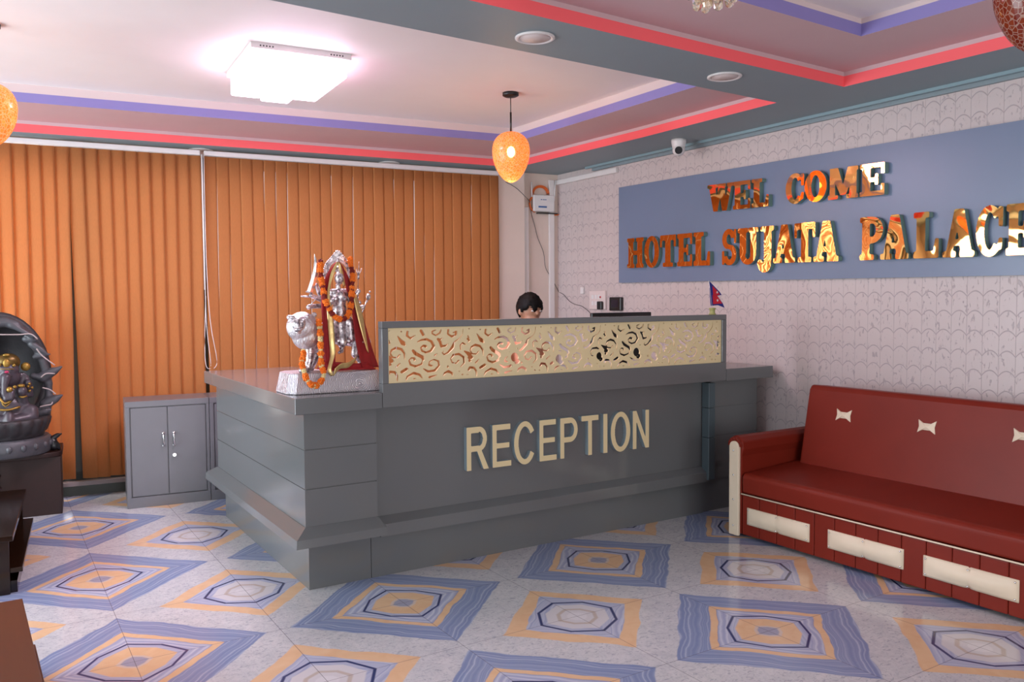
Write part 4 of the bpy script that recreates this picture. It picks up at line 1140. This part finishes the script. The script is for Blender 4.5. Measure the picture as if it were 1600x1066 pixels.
strip(bm, [P(524, 409, -.045), P(513, 425, -.03), P(505, 445, -.03), P(502, 470, -.06), P(503, 500, -.085), P(506, 540, -.10), P(509, 572, -.11)],
      [P(526, 411, -.05), P(519, 428, -.05), P(513, 450, -.05), P(513, 475, -.075), P(518, 505, -.10), P(524, 545, -.11), P(524, 578, -.12)], 0, .004)
strip(bm, [P(529, 409, -.045), P(537, 425, -.05), P(541, 450, -.04), P(547, 470, -.055), P(551, 500, -.075), P(556, 540, -.085), P(566, 574, -.095)],
      [P(532, 411, -.03), P(543, 430, -.02), P(549, 448, -.01), P(558, 465, -.02), P(570, 505, -.03), P(582, 545, -.035), P(592, 574, -.045)], 0, .005, nu=12)
strip(bm, [P(503, 560, -.10), P(512, 566, -.115), P(530, 566, -.10), P(552, 568, -.09), P(575, 566, -.08)], [P(495, 577, -.09), P(512, 579, -.13), P(530, 579, -.12), P(552, 578, -.11), P(588, 578, -.08)], 0, .004)
strip(bm, [P(498, 540, -.05), P(505, 555, -.07), P(500, 575, -.07)], [P(512, 520, -.085), P(518, 550, -.10), P(520, 577, -.11)], 0, .004)
o = obj('cloth', bm, m_redcloth, sw); sd = o.modifiers.new('thick', 'SOLIDIFY'); sd.thickness = .002
bm = bmesh.new()
strip(bm, [P(526, 409, -.052), P(518, 424, -.056), P(514, 440, -.056), P(511, 462, -.075), P(511, 490, -.092), P(514, 530, -.112), P(516, 556, -.12), P(512, 578, -.135), P(517, 588, -.135)],
      [P(529, 411, -.056), P(522, 428, -.062), P(517, 445, -.062), P(515.5, 465, -.08), P(520, 490, -.10), P(523, 530, -.118), P(524, 552, -.125), P(518, 576, -.14), P(522, 586, -.14)], 0, 0, nu=3)
strip(bm, [P(526, 409, -.052), P(532, 412, -.06), P(536, 428, -.06), P(540, 446, -.055)], [P(527, 413, -.056), P(530, 418, -.06), P(533, 432, -.066), P(537, 448, -.062)], 0, 0, nu=3)
strip(bm, [P(551, 460, -.06), P(557, 490, -.078), P(565, 520, -.09), P(573, 548, -.09)], [P(556, 460, -.05), P(566, 490, -.068), P(571, 520, -.08), P(576, 552, -.085)], 0, 0, nu=3)
strip(bm, [P(521, 588, -.14), P(530, 577, -.13), P(545, 574, -.12), P(556, 562, -.105)], [P(523, 576, -.145), P(533, 568, -.135), P(545, 566, -.125), P(557, 557, -.11)], 0, .002, nu=4)
o = obj('gold_border', bm, m_goldcloth, sw); sd = o.modifiers.new('thick', 'SOLIDIFY'); sd.thickness = .002
# garlands
def garland(label, path, pattern, name='marigold_garland'):
    pts = [P(*q_) for q_ in path]; q = []
    for i in range(len(pts)-1):
        p0 = pts[max(0, i-1)]; p1 = pts[i]; p2 = pts[i+1]; p3 = pts[min(len(pts)-1, i+2)]
        for k in range(10):
            t = k/10; q.append(.5*((2*p1)+(-p0+p2)*t+(2*p0-5*p1+4*p2-p3)*t*t+(-p0+3*p1-3*p2+p3)*t**3))
    q.append(pts[-1])
    t = thing(name, label, 'garland', q[0], 'flower garlands on the silver statue')
    obj('thread', tube(q[::3]+[q[-1]], .0015, 5), m_wire, t)
    acc = 0; k = 0; last = q[0]
    for a in q:
        acc += (a-last).length; last = a
        col = pattern[k % len(pattern)]
        if acc >= (.0135 if col != 'y' else .0105):
            acc = 0; k += 1
            o = flowers[col].copy(); link(o); o.parent = t; o.matrix_parent_inverse = parent_inv(t)
            o.location = a; o.rotation_euler = (random.random()*6, random.random()*6, random.random()*6); s_ = random.uniform(.9, 1.15); o.scale = (s_, s_, s_)
            o.name = 'flower'
flowers = {}
for col, r_ in (('o', .0155), ('r', .0125), ('y', .0118)):
    bm = bmesh.new(); bmesh.ops.create_icosphere(bm, subdivisions=3, radius=r_)
    rr = random.Random(3)
    for v in bm.verts: v.co *= rr.uniform(.68, 1.16)
    me = bpy.data.meshes.new('flower'); bm.to_mesh(me); bm.free(); me.materials.append(m_fl[col])
    flowers[col] = bpy.data.objects.new('flower', me)
garland('short marigold garland hung from the halo round the goddess', [(501, 404, -.02), (501, 425, -.03), (504, 447, -.05), (508, 468, -.085), (514, 482, -.10), (522, 494, -.105), (532, 499, -.11), (541, 496, -.10), (547, 484, -.075), (549, 470, -.07), (550, 450, -.055), (551, 430, -.03), (548, 413, -.02), (547, 402, -.01)], 'rooorroooroorrooror')
garland('long marigold garland looping over the pedestal front', [(498, 497, -.10), (500, 520, -.11), (501, 545, -.12), (502, 570, -.145), (506, 585, -.155), (500, 598, -.16), (490, 603, -.16), (480, 594, -.155), (475, 580, -.135), (472, 568, -.12), (474, 556, -.09), (474, 547, -.07)], 'ooyooyyooyoy')

# ------------------------------------------------------------------ elephant god statue and stand
GX, GY, GZ = .055, 6.56, .437
sd_ = thing('statue_stand', 'dark reddish wooden stand under the grey elephant god statue', 'stand', (.05, 6.6, 0))
R5 = Matrix.Translation((.40, 6.43, 0)) @ Matrix.Rotation(math.radians(-5), 4, 'Z')
bm = box(-.72, .02, 0, 0, .40, .40, mtx=R5); obj('body', bm, m_wood_red, sd_, bevel=.004)
bm = bmesh.new(); N = 24
pts = [(-.74, .41), (.01, .41), (.01, .06)]+[(-.365+.375*math.cos(a), .06-.13*math.sin(a)) for a in np.linspace(.06, math.pi-.06, N)]+[(-.74, .06)]
pw = [R5 @ Vector((x, y, 0)) for x, y in pts]; prism([(p.x, p.y) for p in pw], 'z', .402, .435, bm); obj('top', bm, m_wood_red, sd_, bevel=.006)
bm = cyl((.02, 6.36, 0), (.02, 6.36, .402), .022, .022, 14)
for z in (.08, .16, .24, .32): ball((.02, 6.36, z), (.03, .03, .02), bm, 2)
obj('turned_post', bm, m_wood_red, sd_)
gs = thing('elephant_god_statue', 'dark grey elephant god statue with gold crown under a leafy hood', 'statue', (GX, GY, GZ))
lob = lambda n_, amt: (lambda a, z: amt*abs(math.sin(a*n_/2)))
bm = lathe([(.29, 0), (.300, .012), (.303, .05), (.300, .10), (.285, .115)], (GX, GY, GZ), 120, wob=None)
for k in range(22):
    a = 2*math.pi*k/22; ball((GX+.297*math.cos(a), GY+.297*math.sin(a), GZ+.062), (.020, .020, .026), bm, 2)
obj('plinth', bm, m_stone, gs)
bm = lathe([(.255, .112), (.262, .125), (.262, .135), (.28, .15), (.300, .20), (.308, .235), (.29, .245), (.2, .24)], (GX, GY, GZ), 132, wob=lambda a, z: .045*(1-abs(math.sin(a*11)))*-1 if z > .14 else 0)
obj('lotus_base', bm, m_stoned, gs)
def Q(px, py, dy=0): return U(px, py, Y=GY+dy)
# hood shell
bm = bmesh.new(); rows = []; cz = GZ+.55; NA, ND = 40, 10
for i in range(NA+1):
    a = math.radians(-52+284*i/NA); row = []
    for j in range(ND+1):
        t = j/ND*math.pi/2
        rx, rz = .265, .340+.04*max(0, math.sin(a))
        row.append(bm.verts.new((GX+rx*math.cos(a)*math.cos(t*.98), GY-.02+.24*math.sin(t), cz-.02+rz*math.sin(a)*math.cos(t*.98))))
    rows.append(row)
for A, B in zip(rows, rows[1:]):
    for j in range(ND): bm.faces.new((A[j], A[j+1], B[j+1], B[j])).smooth = True
o = obj('hood', bm, m_stoned, gs); s_ = o.modifiers.new('thick', 'SOLIDIFY'); s_.thickness = .05; s_.offset = 1
hood = o
segs = []
crown_pts = [(-10, 506), (8, 503), (25, 508), (42, 519), (54, 529)]
for a, b in zip(crown_pts, crown_pts[1:]): segs.append((Q(*a, -.03), .035 if a[0] < 30 else .024, Q(*b, -.03), .035 if b[0] < 30 else .016))
segs += [(Q(18, 508, -.05), .022, Q(52, 526, -.06), .012)]
for k, (ax, ay, bx, by, r_) in enumerate(((50, 538, 76, 555, .026), (55, 558, 80, 553, .018), (66, 590, 97, 573, .034), (52, 588, 72, 592, .022), (70, 632, 98, 617, .034), (58, 646, 80, 640, .036), (40, 530, 58, 532, .022))):
    A_q, B_q = Q(ax, ay, -.02), Q(bx, by, -.05)
    segs += [(A_q, r_*1.1, A_q.lerp(B_q, .6), r_*.85), (A_q.lerp(B_q, .6), r_*.8, B_q, r_*.22)]
    mir = lambda v: Vector((2*GX-v.x, v.y, v.z))
    segs += [(mir(A_q), r_*1.1, mir(A_q.lerp(B_q, .6)), r_*.85), (mir(A_q.lerp(B_q, .6)), r_*.8, mir(B_q), r_*.22)]
pr = [(50, 535), (62, 552), (70, 575), (76, 600), (76, 625), (72, 650)]
for a, b in zip(pr, pr[1:]):
    for fn in (lambda v: v, mir): segs.append((fn(Q(*a, -.01)), .024, fn(Q(*b, -.01)), .028))
organic('leafy_rim', segs, m_stone, hood, .008, 2)
for fn in (lambda v: v, mir):
    for L_ in (((-5, 523), (30, 523), (48, 522), (59, 530)), ((57, 545), (66, 556), (86, 571)), ((64, 590), (72, 584), (86, 584)), ((66, 606), (78, 609), (87, 616)), ((62, 636), (70, 634), (80, 632), (82, 628))):
        obj('pale_edge', tube([fn(Q(*p, -.075)) for p in L_], .005, 6, sub=4), m_rim, hood)
# figure
E_y = -.10
segs = [(Q(12, 590, E_y), (.075, .06, .075)), (Q(12, 578, E_y-.01), (.068, .055, .055)), (Q(12, 640, E_y+.01), (.125, .09, .12)), (Q(12, 618, E_y+.02), (.11, .07, .08)),
        (Q(34, 595, E_y+.03), (.050, .015, .062)), (Q(-10, 595, E_y+.03), (.050, .015, .062))]
tk = [(9, 590, -.165), (7, 602, -.18), (7, 615, -.19), (10, 623, -.195), (17, 622, -.195), (18, 614, -.19)]
for a, b in zip(tk, tk[1:]): segs.append((Q(*a), .030 if a[1] < 600 else .022, Q(*b), .022 if b[1] < 620 else .016))
for s_ in (1, -1):
    f = (lambda v: v) if s_ == 1 else (lambda v: Vector((2*Q(12, 600, v.y-GY).x-v.x, v.y, v.z)))
    segs += [(f(Q(28, 612, E_y)), .04, f(Q(38, 632, E_y-.02)), .032), (f(Q(38, 632, E_y-.02)), .03, f(Q(34, 612, E_y-.06)), .026), (f(Q(34, 611, E_y-.06)), .034),
             (f(Q(28, 610, E_y+.03)), .032, f(Q(46, 616, E_y+.02)), .026), (f(Q(46, 616, E_y+.02)), .024, f(Q(44, 598, E_y)), .022),
             (f(Q(18, 655, E_y)), .06, f(Q(46, 642, E_y-.03)), .048), (f(Q(48, 642, E_y-.03)), .048, f(Q(50, 652, E_y-.05)), .042), (f(Q(50, 652, E_y-.05)), .040, f(Q(18, 658, E_y-.10)), .030)]
segs += [(Q(14, 650, E_y-.10), .030, Q(14, 660, E_y-.12), .028)]
organic('figure', segs, simple('purple grey stone skin', (.06, .048, .06), .35, var=.3, scale=14), gs, .007, 3)
bm = bmesh.new(); ball(Q(12, 566, E_y-.0), (.074, .05, .060), bm, 3)
obj('crown', bm, simple('dark gold crown', (.13, .08, .02), .35, .6, var=.4, scale=40), gs)
def gold(name, bm): obj(name, bm, m_gold, gs)
gold('crown_gem', ball(Q(10, 568, E_y-.055), (.022, .010, .030), sub=2)); gold('crown_gem', ball(Q(10, 555, E_y-.045), (.022, .01, .010), sub=2))
gold('crown_gem', ball(Q(22, 571, E_y-.055), .012, sub=1)); gold('crown_gem', ball(Q(-1, 571, E_y-.055), .012, sub=1))
gold('brow_band', tube([Q(-6, 577, E_y-.068), Q(10, 577, E_y-.075), Q(22, 577, E_y-.068)], .003, 6))
for px in (40, -16): gold('ear_ornament', ball(Q(px, 573, E_y+.02), (.030, .022, .030), sub=2))
gold('sweet', ball(Q(15, 609, -.20), .020, sub=2)); gold('sweet', ball(Q(23, 605, -.19), .014, sub=1)); gold('hand_ornament', ball(Q(33, 603, E_y-.065), (.024, .022, .013), sub=2))
gold('necklace', tube([Q(0, 623, -.19), Q(8, 631, -.20), Q(20, 624, -.19)], .008, 8, sub=3)); gold('necklace', tube([Q(0, 621, -.18), Q(8, 636, -.20), Q(22, 622, -.18)], .004, 8, sub=3))
gold('belt', tube([Q(-8, 640, -.18), Q(12, 641, -.205), Q(31, 636, -.18)], .007, 8, sub=3))
for px, py in ((36, 620), (-12, 620)): gold('bracelet', tube([Q(px-6, py, E_y-.075), Q(px, py+1, E_y-.085), Q(px+6, py-1, E_y-.075)], .006, 8))
for px, py in ((46, 600), (44, 604), (50, 606), (46, 611), (-22, 603), (-24, 609)): gold('bead', ball(Q(px, py, E_y-.03), .011, sub=1))
obj('forehead_mark', ball(Q(10.5, 581.5, E_y-.075), (.014, .006, .009), sub=2), m_tilak, gs)
for px in (4.5, 17): obj('eye', ball(Q(px, 588, E_y-.062), (.011, .007, .005), sub=2), m_black, gs)
# small black figurine
p = U(84, 700, Y=6.52)
fz = .4355; fx = U(86, 695, Y=6.50).x
segs = [((fx-.01, 6.50, fz+.035), (.040, .03, .036)), ((fx-.045, 6.50, fz+.075), .022, (fx-.01, 6.50, fz+.06), .028), ((fx-.015, 6.50, fz+.085), .02, (fx+.02, 6.50, fz+.105), .015), ((fx+.015, 6.50, fz+.105), .014, (fx+.04, 6.50, fz+.112), .006),
        ((fx+.012, 6.50, fz+.03), .022, (fx+.022, 6.50, fz+.012), .014), ((fx-.035, 6.50, fz+.03), .024, (fx-.045, 6.50, fz+.014), .015)]
t = thing('mouse_figurine', 'small black animal figurine at the right edge of the dark stand', 'figurine', (fx, 6.50, fz))
organic('body', segs, m_black, t, .004)

# ------------------------------------------------------------------ low tables at the left edge
def low_table(label, near, far, w_, mat, z=.30, open_side=True):
    n_ = Vector((near[0], near[1], 0)); d_ = (Vector((far[0], far[1], 0))-n_); L = d_.length
    ang = math.atan2(d_.y, d_.x)-math.pi/2
    R = Matrix.Translation(n_) @ Matrix.Rotation(ang, 4, 'Z')
    t = thing('low_table', label, 'table', n_)
    obj('top', box(-w_, 0, z-.03, 0, L, z, mtx=R), mat, t, bevel=.003)
    obj('end_panel', box(-w_, .015, 0, -.02, .045, z-.03, mtx=R), mat, t, bevel=.002); obj('end_panel', box(-w_, L-.045, 0, -.02, L-.015, z-.03, mtx=R), mat, t, bevel=.002)
    obj('shelf', box(-w_+.02, .045, .10, .035, L-.045, .125, mtx=R), mat, t, bevel=.002)
    obj('base', box(-w_+.02, .045, 0, .01, L-.045, .06, mtx=R), mat, t)
    return t
low_table('dark lacquered low table at the left edge beside the statue stand', (.076, 4.767), (.175, 5.93), .8, m_wood_dark)
low_table('brown wooden low table in the bottom left corner', (.125, 2.3), (.084, 3.72), .9, m_wood_brown)
